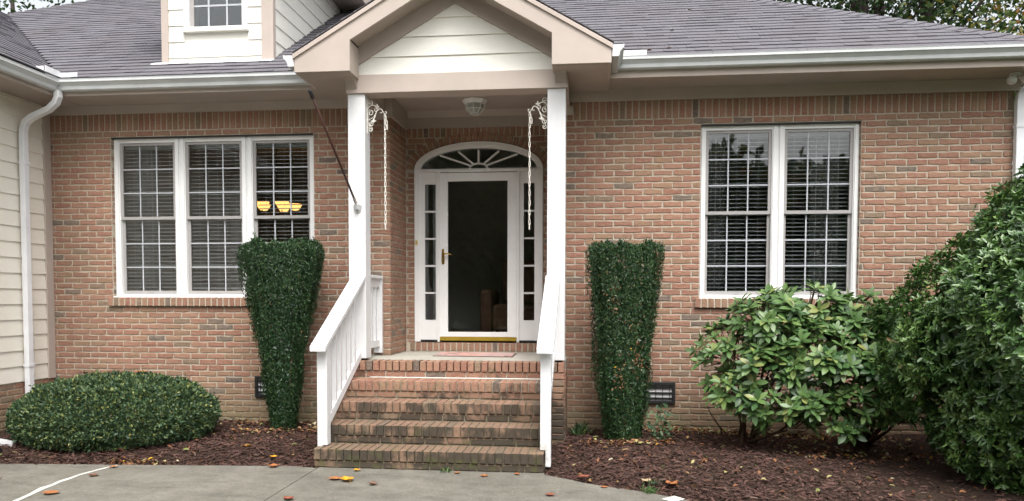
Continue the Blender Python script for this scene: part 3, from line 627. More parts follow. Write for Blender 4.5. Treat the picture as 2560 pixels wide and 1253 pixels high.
for x0, x1 in ((DLX-.002, DLX+.076), (DRX-.127, DRX-.049)): MB().box(x0, x1, DFY-.008, DFY+.0195, DBZ-.02, DEZ).build('corner_board', 'trim_beige', house)
MB().box(DRX-.0485, DRX+.008, DFY-.007, DFY+.058, DBZ-.02, DEZ).build('corner_board', 'trim_beige', house)
MB().prism([(DFY-.012, DBZ-.012), (DFY-.012, DBZ+.004), (DFY-.085, rz(DFY-.085)+.022), (DFY-.085, rz(DFY-.085)+.014)], lambda a, b, d: (d, a, b), DLX-.09, DRX+.02).build('flashing', 'white_paint', house)
m = MB(); cx_ = (DLX+DRX)/2; hw_ = (DRX-DLX)/2+.39
for sgn in (-1, 1):
    e = cx_+sgn*hw_
    m.hexa([(e, DFY-.3, DEZ+.12), (cx_, DFY-.3, DEZ+.12+hw_*.6), (cx_, 5.2, DEZ+.12+hw_*.6), (e, 3.6, DEZ+.12), (e, DFY-.3, DEZ+.17), (cx_, DFY-.3, DEZ+.17+hw_*.6), (cx_, 5.2, DEZ+.17+hw_*.6), (e, 3.6, DEZ+.17)])
m.build('dormer_roof', 'shingle', house)
for sgn in (-1, 1):
    e = cx_+sgn*hw_; wx = DRX if sgn > 0 else DLX; a, b = sorted((e, wx)); MB().box(a, b, DFY-.28, 3.2, DEZ, DEZ+.015).build('soffit', 'soffit_beige', house)
    a, b = sorted((e, e+sgn*.02)); MB().box(a, b, DFY-.29, 3.3, DEZ-.01, DEZ+.13).build('fascia', 'trim_beige', house)
MB().prism([(DLX+.02, DEZ), (DRX-.02, DEZ), (cx_, DEZ+.5)], lambda a, b, d: (a, d, b), DFY+.02, DFY+.1).build('gable_wall', 'siding_white', house)
m = MB(); a, b, c, d = -4.335, -3.60, 4.425, 5.36
m.box(a, DW[0], DFY-.012, DFY+.05, c, d); m.box(DW[1], b, DFY-.012, DFY+.05, c, d); m.box(DW[0], DW[1], DFY-.0118, DFY+.05, c, DW[2]); m.box(DW[0], DW[1], DFY-.0118, DFY+.05, DW[3], d)
dwin = m.build('window', 'window_white', house)
MB().box(a-.012, b+.012, DFY-.035, DFY+.02, 4.396, 4.4245).build('sill', 'siding_white', dwin)
m = MB(); m.box(DW[0], DW[0]+.045, DFY+.02, DFY+.045, DW[2], DW[3]); m.build('sash', 'sash_taupe', dwin); MB().box(DW[0]+.045, DW[1], DFY+.021, DFY+.045, DW[2], DW[2]+.012).build('sash', 'sash_taupe', dwin)
for x in (-4.062, -3.849): MB().box(x-.01, x+.01, DFY+.028, DFY+.04, DW[2]+.012, DW[3]).build('muntin', 'muntin_grey', dwin)
for z in (4.69, 4.93, 5.15): MB().box(DW[0]+.045, DW[1], DFY+.027, DFY+.041, z-.01, z+.01).build('muntin', 'muntin_grey', dwin)
gx = [DW[0]+.045, -4.062, -3.849, DW[1]]; gzz = [DW[2]+.012, 4.69, 4.93, 5.15, DW[3]]
for i in range(3):
    for j in range(4): MB().box(gx[i]+.002, gx[i+1]-.002, DFY+.032, DFY+.036, gzz[j]+.002, gzz[j+1]-.002).build('pane', 'glass', dwin)
MB().box(DLX+.13, DRX-.13, .5, .52, DBZ-.2, DEZ).build('attic_dark_sheet', 'painted_dark', house)  # near-black sheet behind the dormer glass, its colour stands in for the attic's darkness
# ---------------------------------------------------------------- hip caps, then shingles as pieces
hd = np.array([APX[0]-RXE, APX[1]-EY, AZ-EZ]); hl = np.linalg.norm(hd); hd /= hl; caps = MB()
for i in range(46):
    p0 = np.array([RXE, EY, EZ])+hd*(i*.142-.02); p1 = p0+hd*.20
    a0 = np.array([-.14, 0, .0]); b0 = np.array([0, .14, 0.0]); up0 = np.array([0, 0, .030]); up1 = np.array([0, 0, .012])
    q = [p0+a0+up0-np.array([0, 0, .012]), p0+up0+np.array([0, 0, .012]), p0+b0+up0-np.array([0, 0, .012]), p1+a0+up1-np.array([0, 0, .012]), p1+up1+np.array([0, 0, .012]), p1+b0+up1-np.array([0, 0, .012])]
    q2 = [x_-np.array([0, 0, .008]) for x_ in q]
    MB().add(q+q2, [(0, 1, 4, 3), (1, 2, 5, 4), (6, 9, 10, 7), (7, 10, 11, 8), (0, 6, 7, 1), (1, 7, 8, 2), (0, 3, 9, 6), (2, 8, 11, 5), (3, 4, 10, 9), (4, 5, 11, 10)]).build('hip_cap', 'shingle', roof_main)
DORM = (DLX, DRX)
def scr_area(q):
    c = q.mean(0)
    if not in_view(c): return 0
    if DORM[0] < c[0] < DORM[1] and c[1] > DFY: return 0
    d = c-CAM; z = d @ CF; n_ = np.cross(q[5]-q[4], q[7]-q[4]); a = np.linalg.norm(n_)
    vd = d/np.linalg.norm(d); return abs(n_ @ vd)/z**2
SHG2 = [(scr_area(q), q, p) for q, p in SHG]; SHG2.sort(key=lambda t: -t[0]); mb = MB()
for i, (a, q, par) in enumerate(SHG2):
    if DORM[0]+.05 < q[:, 0].mean() < DORM[1]-.05 and DFY+.1 < q[:, 1].mean() < 2.5: continue
    if i < 300: MB().hexa(q).build('shingle', 'shingle', par)
    else: mb.hexa(q, random.random())
mb.build('shingle_field', 'shingle', house, kind='stuff')

# ---------------------------------------------------------------- windows
def ring(mb, x0, x1, z0, z1, t, y0, y1, tb=None, tt=None):
    tb = tb or t; tt = tt or t
    mb.box(x0, x0+t, y0, y1, z0, z1); mb.box(x1-t, x1, y0, y1, z0, z1); mb.box(x0+t, x1-t, y0+.0003, y1, z0, z0+tb); mb.box(x0+t, x1-t, y0+.0003, y1, z1-tt, z1)
def window_unit(x0, x1, z0, zm, z1, frame, lowshift=.0):
    """double-hung sash pair between x0..x1: upper sash in front, lower sash set back"""
    for nm, a, b, ya, dx in (('upper_sash', zm-.018, z1, .072, 0), ('lower_sash', z0, zm+.012, .100, lowshift)):
        s_ = MB(); t = .030; ring(s_, x0, x1, a, b, t, ya, ya+.026, .034 if nm == 'upper_sash' else .040, .03); sash = s_.build(nm, 'sash_taupe', frame)
        ia, ib, ja, jb = x0+t, x1-t, a+(.034 if nm == 'upper_sash' else .04), b-.03
        xs = [ia+(ib-ia)*i/3 for i in range(4)]; zs = [ja+(jb-ja)*i/3 for i in range(4)]
        for x in xs[1:3]: MB().box(x-.007, x+.007, ya+.008, ya+.020, ja, jb).build('muntin', 'muntin_grey', frame)
        for z in zs[1:3]: MB().box(ia, ib, ya+.007, ya+.021, z-.007, z+.007).build('muntin', 'muntin_grey', frame)
        for i in range(3):
            for j in range(3): MB().box(xs[i]+.001, xs[i+1]-.001, ya+.012, ya+.016, zs[j]+.001, zs[j+1]-.001).build('pane', 'glass', frame)
    m = MB(); m.box((x0+x1)/2-.03, (x0+x1)/2+.03, .092, .0995, z0+.004, z0+.018); m.build('sash_lift', 'sash_taupe', frame)
def blind(x0, x1, z0, z1, label, raise_=0.0):
    o = empty('window_blind', ((x0+x1)/2, .175, z0), label, 'blind', None)
    m = MB(); z = z1-.06; pitch = .0425; tilt = .28
    while z > z0+raise_+.03:
        dy, dz = .0245*math.cos(tilt), .0245*math.sin(tilt); zz = z+random.uniform(-.0012, .0012)
        m.hexa([(x0, .175-dy, zz-dz), (x1, .175-dy, zz-dz), (x1, .175+dy, zz+dz), (x0, .175+dy, zz+dz), (x0, .175-dy, zz-dz+.0028), (x1, .175-dy, zz-dz+.0028), (x1, .175+dy, zz+dz+.0028), (x0, .175+dy, zz+dz+.0028)]); z -= pitch
    m.build('slats', 'blind_slat', o, kind='stuff')
    MB().box(x0, x1, .15, .20, z1-.05, z1).build('head_rail', 'blind_slat', o); MB().box(x0, x1, .152, .198, z0+raise_+.003, z0+raise_+.022).build('bottom_rail', 'blind_slat', o)
    for f in (.16, .5, .84):
        x = x0+(x1-x0)*f; MB().box(x-.0012, x+.0012, .1492, .1502, z0+raise_, z1-.02).build('cord', 'blind_slat', o)
def window_group(units, x0, x1, z0, z1, zm, labels, raises):
    ms = []; edges = [x0]+[v for u in units for v in u]+[x1]
    for i, (a, b) in enumerate(units):
        la = x0 if i == 0 else (units[i-1][1]+a)/2+.0006; lb = x1 if i == len(units)-1 else (b+units[i+1][0])/2-.0006
        m = MB(); ya, yb = .058, .135
        m.box(la, a, ya, yb, z0, z1); m.box(b, lb, ya, yb, z0, z1); m.box(a, b, ya+.0005, yb, z0, z0+.028); m.box(a, b, ya+.0005, yb, z1-.042, z1)
        m.box(la+.012, a-.010, ya-.012, ya-.0005, z0+.01, z1-.012) if a-la > .04 else None
        m.box(b+.010, lb-.012, ya-.012, ya-.0005, z0+.01, z1-.012) if lb-b > .04 else None
        m.box(la+.012, lb-.012, ya-.0115, ya-.0005, z1-.0115, z1-.0005+.0)
        f = m.build('window', 'window_white', house)
        window_unit(a+.001, b-.001, z0+.028, zm, z1-.042, f)
        blind(a+.012, b-.012, z0+.035, z1-.05, labels[i], raises[i])
    MB().box(x0, x1, -.0, .0575, z0-.012, z0+.006).build('stool', 'window_white', house)
    MB().box(x0-.005, x1+.005, .012, .13, z1+.002, z1+.012).build('lintel', 'black_plastic', house)
window_group([(-5.205, -4.537), (-4.412, -3.742), (-3.614, -2.950)], -5.272, -2.889, 1.470, 3.262, 2.368,
             ['open white slat blind in the left unit of the triple window', 'open white slat blind in the middle unit of the triple window', 'open white slat blind in the right unit of the triple window'], [.0, .05, .02])
window_group([(1.362, 2.036), (2.164, 2.852)], 1.305, 2.906, 1.470, 3.262, 2.362,
             ['open white slat blind in the left half of the double window', 'open white slat blind in the right half of the double window'], [.0, .0])
def curtain(x0, x1, y, z0, z1, label):
    n = 24; vs = []
    for z in (z0, z1):
        for i in range(n+1): vs.append((x0+(x1-x0)*i/n, y+.025*math.sin(i*1.25), z))
    for z in (z0, z1):
        for i in range(n+1): vs.append((x0+(x1-x0)*i/n, y+.003+.025*math.sin(i*1.25), z))
    k_ = n+1; fs = [(i, i+1, k_+i+1, k_+i) for i in range(n)]+[(2*k_+i, 3*k_+i, 3*k_+i+1, 2*k_+i+1) for i in range(n)]
    o = MB().add(vs, fs).build('curtain', 'curtain', None, (x0, y, z0)); tag(o, label, 'curtain')
curtain(1.36, 1.60, .33, 1.0, 3.3, 'pale curtain hanging at the left edge of the double window'); curtain(2.50, 2.78, .33, 1.0, 3.3, 'pale curtain hanging at the right side of the double window')
curtain(-5.19, -4.90, .33, 1.0, 3.3, 'pale curtain at the left edge of the triple window')
# rooms behind the glass
def room(x0, x1, y0, y1, z0, z1, wall, floor):
    m = MB().add([(x0, y0, z0), (x1, y0, z0), (x1, y1, z0), (x0, y1, z0), (x0, y0, z1), (x1, y0, z1), (x1, y1, z1), (x0, y1, z1)], [(4, 7, 6, 5), (1, 5, 6, 2), (2, 6, 7, 3), (3, 7, 4, 0)])
    m.build('room_wall', wall, house); MB().box(x0, x1, y0, y1, z0-.03, z0-.001).build('room_floor', floor, house)
room(-6.0, -2.23, .221, 4.3, .92, 3.62, 'room_wall', 'room_floor'); room(-.08, 4.15, .221, 4.3, .92, 3.62, 'room_wall', 'room_floor'); room(-2.22, -.09, .915, 4.2, .92, 3.62, 'hall_wall', 'room_floor')
# ---------------------------------------------------------------- entry: arch trim, transom, sidelights, storm door
YD = .70; et = MB()
N = 40
def ell(hw, ri, t): return (ACX-hw*math.cos(t), ZSPR+ri*math.sin(t))
T = np.linspace(0, math.pi, N+1)
for (ha, ra), (hb, rb), y0, y1 in ((((AHW-.003), ARI-.003), (AHW-.05, ARI-.045), YD-.02, YD+.12), ((AHW-.05, ARI-.045), (AHW-.078, ARI-.075), YD-.004, YD+.12)):
    for t0, t1 in zip(T, T[1:]):
        p = [ell(ha, ra, t0), ell(ha, ra, t1), ell(hb, rb, t1), ell(hb, rb, t0)]
        et.prism(p[::-1], lambda a, b, d: (a, d, b), y0, y1)
entry = et.build('arch_trim', 'window_white', house)
m = MB()
for a, b in ((DX0+.003, DX0+.052), (DX1-.052, DX1-.003)): m.box(a, b, YD-.02, YD+.12, .942, ZSPR-.001)
for a, b in ((DX0+.0525, DX0+.066), (DX1-.066, DX1-.0525)): m.box(a, b, YD-.004, YD+.12, .942, ZSPR-.03)
m.box(DX0+.0525, DX1-.0525, YD-.012, YD+.12, 2.938, 2.978); m.box(DX0+.0525, DX1-.0525, YD-.024, YD-.0122, 2.948, 2.962)
for a, b in ((-1.640, -1.614), (-.697, -.671)): m.box(a, b, YD-.018, YD+.10, .942, 2.937)
m.build('door_frame', 'window_white', house)
# transom fanlight
tz = 2.983; thw, tri = AHW-.079, ARI-.076
def ell2(hw, ri, t): return (ACX-hw*math.cos(t), tz+ri*math.sin(t))
fan = MB()
for t0, t1 in zip(np.linspace(0, math.pi, 15), np.linspace(0, math.pi, 15)[1:]):
    fan.prism([ell2(.115, .066, t0), ell2(.092, .048, t0), ell2(.092, .048, t1), ell2(.115, .066, t1)], lambda a, b, d: (a, d, b), YD+.02, YD+.045)
fanl = fan.build('transom_window', 'window_white', house)
angs = [math.radians(a) for a in (40, 65, 90, 115, 140)]
def rim(hw, ri, th):                              # point on an ellipse hit by a ray at true angle th
    c, s__ = math.cos(th), math.sin(th); r = 1/math.sqrt((c/hw)**2+(s__/ri)**2); return (ACX-r*c, tz+r*s__)
for th in (math.radians(19), math.radians(39.5), math.radians(90), math.radians(140.5), math.radians(161)):
    p0 = Vector(rim(.104, .058, th)); p1 = Vector(rim(thw+.004, tri-.03, th)); d = (p1-p0).normalized(); nn = Vector((-d[1], d[0]))*.0105
    MB().prism([tuple(p0+nn), tuple(p0-nn), tuple(p1-nn), tuple(p1+nn)], lambda a, b, d_: (a, d_, b), YD+.021, YD+.044).build('muntin', 'window_white', fanl)
edge = [0, math.radians(19), math.radians(39.5), math.radians(90), math.radians(140.5), math.radians(161), math.pi]
for a0, a1 in zip(edge, edge[1:]):
    ts = np.linspace(a0, a1, 6); poly = [rim(.104, .058, t) for t in ts]+[rim(thw+.003, tri, t) for t in ts[::-1]]
    MB().prism(poly[::-1], lambda a, b, d: (a, d, b), YD+.030, YD+.034).build('pane', 'glass', fanl)
MB().prism([ell2(.1, .055, t) for t in np.linspace(math.pi, 0, 8)], lambda a, b, d: (a, d, b), YD+.030, YD+.034).build('pane', 'glass', fanl)
# sidelights
for (x0, x1), (g0, g1) in (((DX0+.0665, -1.6405), (-1.794, -1.664)), ((-.6705, DX1-.0665), (-.619, -.492))):
    m = MB(); m.box(x0, g0, YD+.008, YD+.05, .965, 2.937); m.box(g1, x1, YD+.008, YD+.05, .965, 2.937); m.box(g0, g1, YD+.0085, YD+.05, .965, 1.20); m.box(g0, g1, YD+.0085, YD+.05, 2.802, 2.937)
    sl_ = m.build('sidelight', 'window_white', house)
    zs = [1.20+(2.802-1.20)*i/5 for i in range(6)]
    for z in zs[1:5]: MB().box(g0, g1, YD+.016, YD+.04, z-.010, z+.010).build('muntin', 'window_white', sl_)
    for i in range(5): MB().box(g0+.001, g1-.001, YD+.026, YD+.030, zs[i]+.001, zs[i+1]-.001).build('pane', 'glass', sl_)
    MB().box(x0+.005, x1-.005, YD+.0, YD+.05, .942, .9645).build('threshold_strip', 'black_plastic', sl_)
    MB().box(x0+.115, x1-.02, .90, .908, .95, 2.93).build('sidelight_curtain', 'curtain', sl_) if x0 < -1 else None
# storm door
m = MB(); a, b, c, d = -1.6135, -.6975, 1.003, 2.929; ga, gb, gc, gd = -1.515, -.807, 1.061, 2.831
m.box(a, ga, YD-.012, YD+.025, c, d); m.box(gb, b, YD-.012, YD+.025, c, d); m.box(ga, gb, YD-.0118, YD+.025, c, gc); m.box(ga, gb, YD-.0118, YD+.025, gd, d)
door = m.build('storm_door', 'window_white', house, bevel=.003)
MB().box(ga-.0, gb, YD+.004, YD+.009, gc, gd).build('pane', 'glass', door)
MB().box(a+.002, b-.002, YD-.016, YD+.024, .958, 1.002).build('door_sweep', 'gold_sweep', door)
MB().box(b-.014, b-.002, YD-.02, YD-.0125, 1.1, 2.6).build('hinge', 'window_white', door)
MB().prism([(-1.584, 1.86), (-1.557, 1.86), (-1.552, 1.90), (-1.555, 1.97), (-1.559, 2.04), (-1.582, 2.04), (-1.587, 1.97), (-1.588, 1.90)], lambda p, q, r: (p, r, q), YD-.024, YD-.0125).build('handle_plate', 'brass', door, bevel=.002)
MB().tube([(-1.571, YD-.024, 1.972), (-1.571, YD-.06, 1.972), (-1.555, YD-.07, 1.974), (-1.52, YD-.07, 1.982), (-1.49, YD-.068, 1.978), (-1.462, YD-.066, 1.966)], [.009, .009, .0085, .008, .007, .006], 8).build('handle_lever', 'brass', door, smooth=True)
m = MB().box(-2.2, -.1, 1.05, 1.06, .93, .931); MB().box(-1.9, -.4, .72, .912, .90, .9415).build('threshold', 'brown_wood', house)
bell = MB().box(-1.905, -1.872, YD-.032, YD-.0205, 2.085, 2.145); bell.build('bell_plate', 'plastic_beige', None, (-1.888, YD-.02, 2.085))
o = bpy.data.objects['bell_plate']; o.name = 'doorbell'; tag(o, 'small cream doorbell on the white frame left of the door', 'doorbell'); WL['doorbell'] = tuple(o.location)
MB().box(-1.895, -1.882, YD-.036, YD-.0325, 2.105, 2.125).build('button', 'brass', o)
# dim furniture in the hall
ch = empty('armchair', (-.75, 2.3, .92), 'brown upholstered armchair dimly seen through the storm door', 'armchair')
MB().box(-1.15, -.35, 1.9, 2.7, 1.02, 1.38).build('seat', 'armchair', ch, bevel=.05); MB().box(-1.1, -.4, 2.5, 2.75, 1.381, 2.0).build('backrest', 'armchair', ch, bevel=.06)
for x in (-1.32, -.35): MB().box(x, x+.165, 1.9, 2.7, 1.0, 1.58).build('armrest', 'armchair', ch, bevel=.05)
for x in (-1.2, -.32):
    for y in (1.95, 2.65): MB().box(x, x+.05, y-.02, y+.03, .92, 1.0).build('leg', 'brown_wood', ch)
# ---------------------------------------------------------------- chandelier glowing in the left room
c0 = (-4.17, 2.0, 2.6); chd = empty('chandelier', c0, 'lit chandelier with glowing amber bowls behind the blinds', 'chandelier')
MB().tube([(-4.17, 2.0, 3.62), (-4.17, 2.0, 2.62)], .008, 6).build('stem', 'brown_wood', chd)
MB().lathe([(.0, 2.60), (.03, 2.61), (.045, 2.64), (.03, 2.68), (.012, 2.70)], -4.17, 2.0, 10).build('hub', 'brown_wood', chd, smooth=True)
for i in range(5):
    a = 2*math.pi*i/5+.35; x, y = -4.17+.235*math.cos(a), 2.0+.235*math.sin(a)
    arm = MB().tube([(-4.17, 2.0, 2.64), (-4.17+.12*math.cos(a), 2+.12*math.sin(a), 2.60), (x, y, 2.62), (x, y, 2.66)], .007, 5).build('arm', 'brown_wood', chd)
    MB().lathe([(.008, 2.675), (.05, 2.685), (.075, 2.72), (.098, 2.765), (.093, 2.765), (.07, 2.722), (.045, 2.695), (.0, 2.682)], x, y, 14).build('shade', 'lamp_glow', chd, smooth=True)

# ================================================================== STOOP
stoop = empty('brick_steps', (-1.2, -1.0, 0), 'five brick steps with dark mildew leading up to the porch landing', 'steps')
SX0, SX1 = -2.19, -.20; PX0, PX1 = -2.275, -.078; ZP = .83; RISE = .166
SYF = [-.77, -1.05, -1.335, -1.62, -1.90]        # front faces, landing first
core = MB()
core.box(PX0+.010, PX1-.010, SYF[0]+.021, .0, -.1, ZP-.101); core.box(XL1+.0, XR0, .0005, YB+.02, -.1, ZP-.101)
for i in range(1, 5): core.box(SX0+.010, SX1-.010, SYF[i]+.022, SYF[i-1]+.0205, -.1, ZP-RISE*i-.008)
stc = core.build('step_core', 'step_mortar', stoop)
MB().box(PX0+.004, PX1-.004, SYF[0]+.20, -.0, ZP-.1005, ZP-.003).build('landing', 'landing_concrete', stoop); MB().box(XL1+.002, XR0-.002, .0005, YB-.02, ZP-.1005, ZP-.003).build('landing', 'landing_concrete', stoop)
ss = BrickSet('step_brick'); srow = ss.fam(.0575, .0945, .205, 8, .0016, 200); sstr = ss.fam(.193, .054, .085, 8, .0022, 230); sside = ss.fam(.193, .0555, .05, 6, .0022, 260)
tread = ss.fam(.0575, .0945, .272, 8, .0016, 300)
for i in range(5):
    x0, x1 = (PX0, PX1) if i == 0 else (SX0, SX1); zt = ZP-RISE*i; n = int((x1-x0)/.0672); st = (x1-x0)/n
    for j in range(n): (srow if i == 0 else tread).put((x0+(j+.5)*st, SYF[i]+random.uniform(-.002, .002), zt-.049+random.uniform(-.001, .001)), (1, 0, 0), (0, 0, 1))
    course_fill(x0, x1, x0+(.1 if i % 2 else 0), lambda c, ws: sstr.put((c, SYF[i]+.012, zt-.1335), (1, 0, 0), (0, 0, 1), ws))
for sgn, xs, xp in ((1, SX1, PX1), (-1, SX0, PX0)):
    u = (0, sgn, 0)
    for k_ in range(12):                          # landing sides and the strip of front face beside the steps
        zc = ZP-.1335-k_*H_
        course_fill(SYF[0]+.012, -.012, SYF[0]+(.1 if k_ % 2 else .0), lambda c, ws: sside.put((xp, c, zc), u, (0, 0, 1), ws))
        a, b = sorted((xs, xp-sgn*.006)); sside.put(((a+b)/2, SYF[0]+.004, zc), (1, 0, 0), (0, 0, 1), (b-a-.004)/.193)
    for i in range(1, 5):
        zt = ZP-RISE*i; k_ = 0
        while zt-.1335-k_*H_ > -.02:
            course_fill(SYF[i]+.10, SYF[i-1]+.01, SYF[i], lambda c, ws: sside.put((xs, c, zt-.1335-k_*H_), u, (0, 0, 1), ws)); k_ += 1
ss.flush(lambda c: stc, stoop)
MB().add([(-2.02, SYF[0]-.004, ZP-RISE+.003), (-.21, SYF[0]-.004, ZP-RISE+.003), (-.21, SYF[0]-.004, ZP-RISE+.011), (-2.02, SYF[0]-.004, ZP-RISE+.009), (-2.02, SYF[0]-.016, ZP-RISE+.003), (-.21, SYF[0]-.018, ZP-RISE+.003)], [(4, 5, 2, 3), (0, 3, 2, 1), (0, 4, 3), (1, 2, 5), (0, 1, 5, 4)]).build('caulk_line', 'caulk_white', stoop)
# ---------------------------------------------------------------- railings
def railing(xc, sgn, label, zbot):
    root = empty('stair_railing', (xc, -1.3, 0), label, 'railing'); hw = .045; YL0, YL1 = -1.785, -1.695; sl = .555
    def ztop(y): return 1.005+sl*(y+1.87)          # underside of the cap
    yc = -.724; xn = xc+sgn*hw
    p = MB(); inner = xc-sgn*(hw-.004)
    xa, xb = sorted((xc-sgn*hw, xc+sgn*hw)); xo0, xo1 = sorted((xc+sgn*.0, xc+sgn*hw))
    p.box(xa, xb, YL0, YL1, .172, ztop(YL0)-.001); p.box(xo0, xo1, YL0, YL1, zbot, .1715); p.build('lower_post', 'white_paint', root, bevel=.004)
    cw = .070; y0 = -1.885
    MB().hexa([(xc-cw, y0, ztop(y0)), (xc+cw, y0, ztop(y0)), (xc+cw, yc, ztop(yc)), (xc-cw, yc, ztop(yc)), (xc-cw, y0, ztop(y0)+.045), (xc+cw, y0, ztop(y0)+.045), (xc+cw, yc, ztop(yc)+.045), (xc-cw, yc, ztop(yc)+.045)]).build('cap_rail', 'white_paint', root, bevel=.005)
    def bar(nm, dz0, dz1, w_, ya=YL1):
        MB().hexa([(xc-w_, ya, ztop(ya)+dz0), (xc+w_, ya, ztop(ya)+dz0), (xc+w_, yc, ztop(yc)+dz0), (xc-w_, yc, ztop(yc)+dz0), (xc-w_, ya, ztop(ya)+dz1), (xc+w_, ya, ztop(ya)+dz1), (xc+w_, yc, ztop(yc)+dz1), (xc-w_, yc, ztop(yc)+dz1)]).build(nm, 'white_paint', root, bevel=.003)
    bar('top_rail', -.092, -.002, .02); bar('bottom_rail', -.80, -.71, .022, YL1)
    for i in range(6):
        y = YL1+.10+i*.137; h = .0185
        MB().hexa([(xc-h, y-h, ztop(y-h)-.712), (xc+h, y-h, ztop(y-h)-.712), (xc+h, y+h, ztop(y+h)-.712), (xc-h, y+h, ztop(y+h)-.712), (xc-h, y-h, ztop(y-h)-.09), (xc+h, y-h, ztop(y-h)-.09), (xc+h, y+h, ztop(y+h)-.09), (xc-h, y+h, ztop(y+h)-.09)]).build('baluster', 'white_paint', root)
    # level guard from the column back to the wall
    g0, g1 = -.546, -.012
    MB().box(xc-.05, xc+.05, g0, g1, 1.665, 1.700).build('guard_cap', 'white_paint', root, bevel=.006); MB().box(xc-.02, xc+.02, g0, g1, 1.575, 1.6645).build('guard_rail', 'white_paint', root); MB().box(xc-.02, xc+.02, g0, g1, .93, 1.0).build('guard_rail', 'white_paint', root)
    MB().box(xc-.045, xc+.045, g1-.045, g1, .86, 1.6645).build('wall_post', 'white_paint', root)
    for i in range(3): y = g0+.10+i*.13; MB().box(xc-.018, xc+.018, y-.018, y+.018, .9995, 1.5755).build('baluster', 'white_paint', root)
railing(-2.148, -1, 'white wooden stair railing on the left, beside the tapered yew', .135)
railing(-.198, 1, 'white wooden stair railing on the right, seen nearly edge-on', .03)

# ================================================================== SMALL THINGS
# scroll brackets and chains
def spiral(cx, cz, r0, a0, turns, n=22, sg=1):
    return [(cx+r0*(1-.72*i/n)*math.cos(a0+sg*turns*2*math.pi*i/n), cz+r0*(1-.72*i/n)*math.sin(a0+sg*turns*2*math.pi*i/n)) for i in range(n+1)]
def fleur(m, x, z, s_, y, fl):
    for pl in ([(0, -.6), (.28, 0), (.22, .45), (0, 1), (-.22, .45), (-.28, 0)], [(.15, -.2), (.5, .15), (.75, .1), (.8, -.25), (.62, -.15), (.5, -.1), (.3, -.45)], [(-.15, -.2), (-.5, .15), (-.75, .1), (-.8, -.25), (-.62, -.15), (-.5, -.1), (-.3, -.45)]):
        pl = [(x+fl*a*s_, z+b*s_) for a, b in pl]
        if fl < 0: pl = pl[::-1]
        m.prism(pl[::-1], lambda a, b, d: (a, d, b), y-.005, y+.005)
def bracket(x0, z0, fl, label):
    y = -.632; root = empty('scroll_bracket', (x0, y, z0), label, 'bracket', None)
    MB().box(*sorted((x0+fl*.001, x0+fl*.006)), y-.008, y+.008, z0-.33, z0+.005).build('back_bar', 'iron_white', root)
    m = MB()
    def tr(pts, r=.0042): m.tube([(x0+fl*px_, y, z0+pz_) for px_, pz_ in pts], r, 5)
    arc_ = [(.012, -.30), (.03, -.245), (.05, -.205), (.075, -.17), (.085, -.135), (.10, -.105), (.125, -.085), (.145, -.09), (.155, -.11), (.145, -.128), (.13, -.122)]
    tr(arc_, .005); tr(spiral(.03, -.025, .026, -1.2, 1.2)); tr([(.006, -.09), (.02, -.06), (.05, -.048), (.085, -.055)]); tr(spiral(.032, -.125, .030, 2.0, 1.2, sg=-1)); tr([(.006, -.20), (.03, -.185), (.06, -.17), (.08, -.145)])
    tr(spiral(.032, -.235, .030, 1.6, 1.2, sg=-1)); tr(spiral(.03, -.29, .022, 1.0, 1.2, sg=-1)); tr(spiral(.09, -.10, .022, .4, 1.1)); tr([(.148, -.10), (.165, -.125), (.178, -.142), (.19, -.14), (.196, -.128), (.19, -.115), (.178, -.118)], .0045)
    m.build('scrollwork', 'iron_white', root, smooth=True)
    m = MB(); fleur(m, x0+fl*.10, z0-.062, .030, y, fl); fleur(m, x0+fl*.066, z0-.205, .030, y, fl); m.build('fleur_ornament', 'iron_white', root)
    return (x0+fl*.180, y, z0-.148)
hl_ = bracket(-2.0765, 3.445, 1, 'white scrollwork plant bracket on the left porch column'); hr_ = bracket(-.2575, 3.432, -1, 'white scrollwork plant bracket on the right porch column')
def chain(top, zbot, label, tail):
    x, y, z = top; root = empty('hanging_chain', (x, y, zbot), label, 'chain'); Lk, Wk, r = .054, .018, .0036; pitch = .0475
    def linkpts(cx, cy, cz, flat, lx=0):
        pts = []
        for i in range(13):
            a = 2*math.pi*i/12; s_ = math.cos(a)*Wk/2*.8; c = math.sin(a); zz = (c*Wk/2+math.copysign((Lk-Wk)/2, c) if abs(c) > 1e-6 else 0)
            pts.append((cx+(s_ if flat else s_*.25), cy+(s_*.25 if flat else s_), cz+zz))
        return pts
    n = int((z-zbot)/pitch); me = [MB().tube(linkpts(0, 0, 0, f_), r, 5, False).mesh('link', 'iron_white', (0, 0, 0), True) for f_ in (True, False)]
    for i in range(n):
        o = bpy.data.objects.new('link', me[i % 2]); link(o, root); o.location = (x+random.uniform(-.001, .001), y, z-Lk/2-i*pitch)
    for i in range(tail):
        o = bpy.data.objects.new('link', me[(i+1) % 2]); link(o, root); o.location = (x+.012+.006*i, y-.01, z-Lk/2-.012-i*pitch*.9)
chain(hl_, 2.147, 'white chain hanging from the left porch bracket', 3); chain(hr_, 2.143, 'white chain hanging from the right porch bracket', 2)
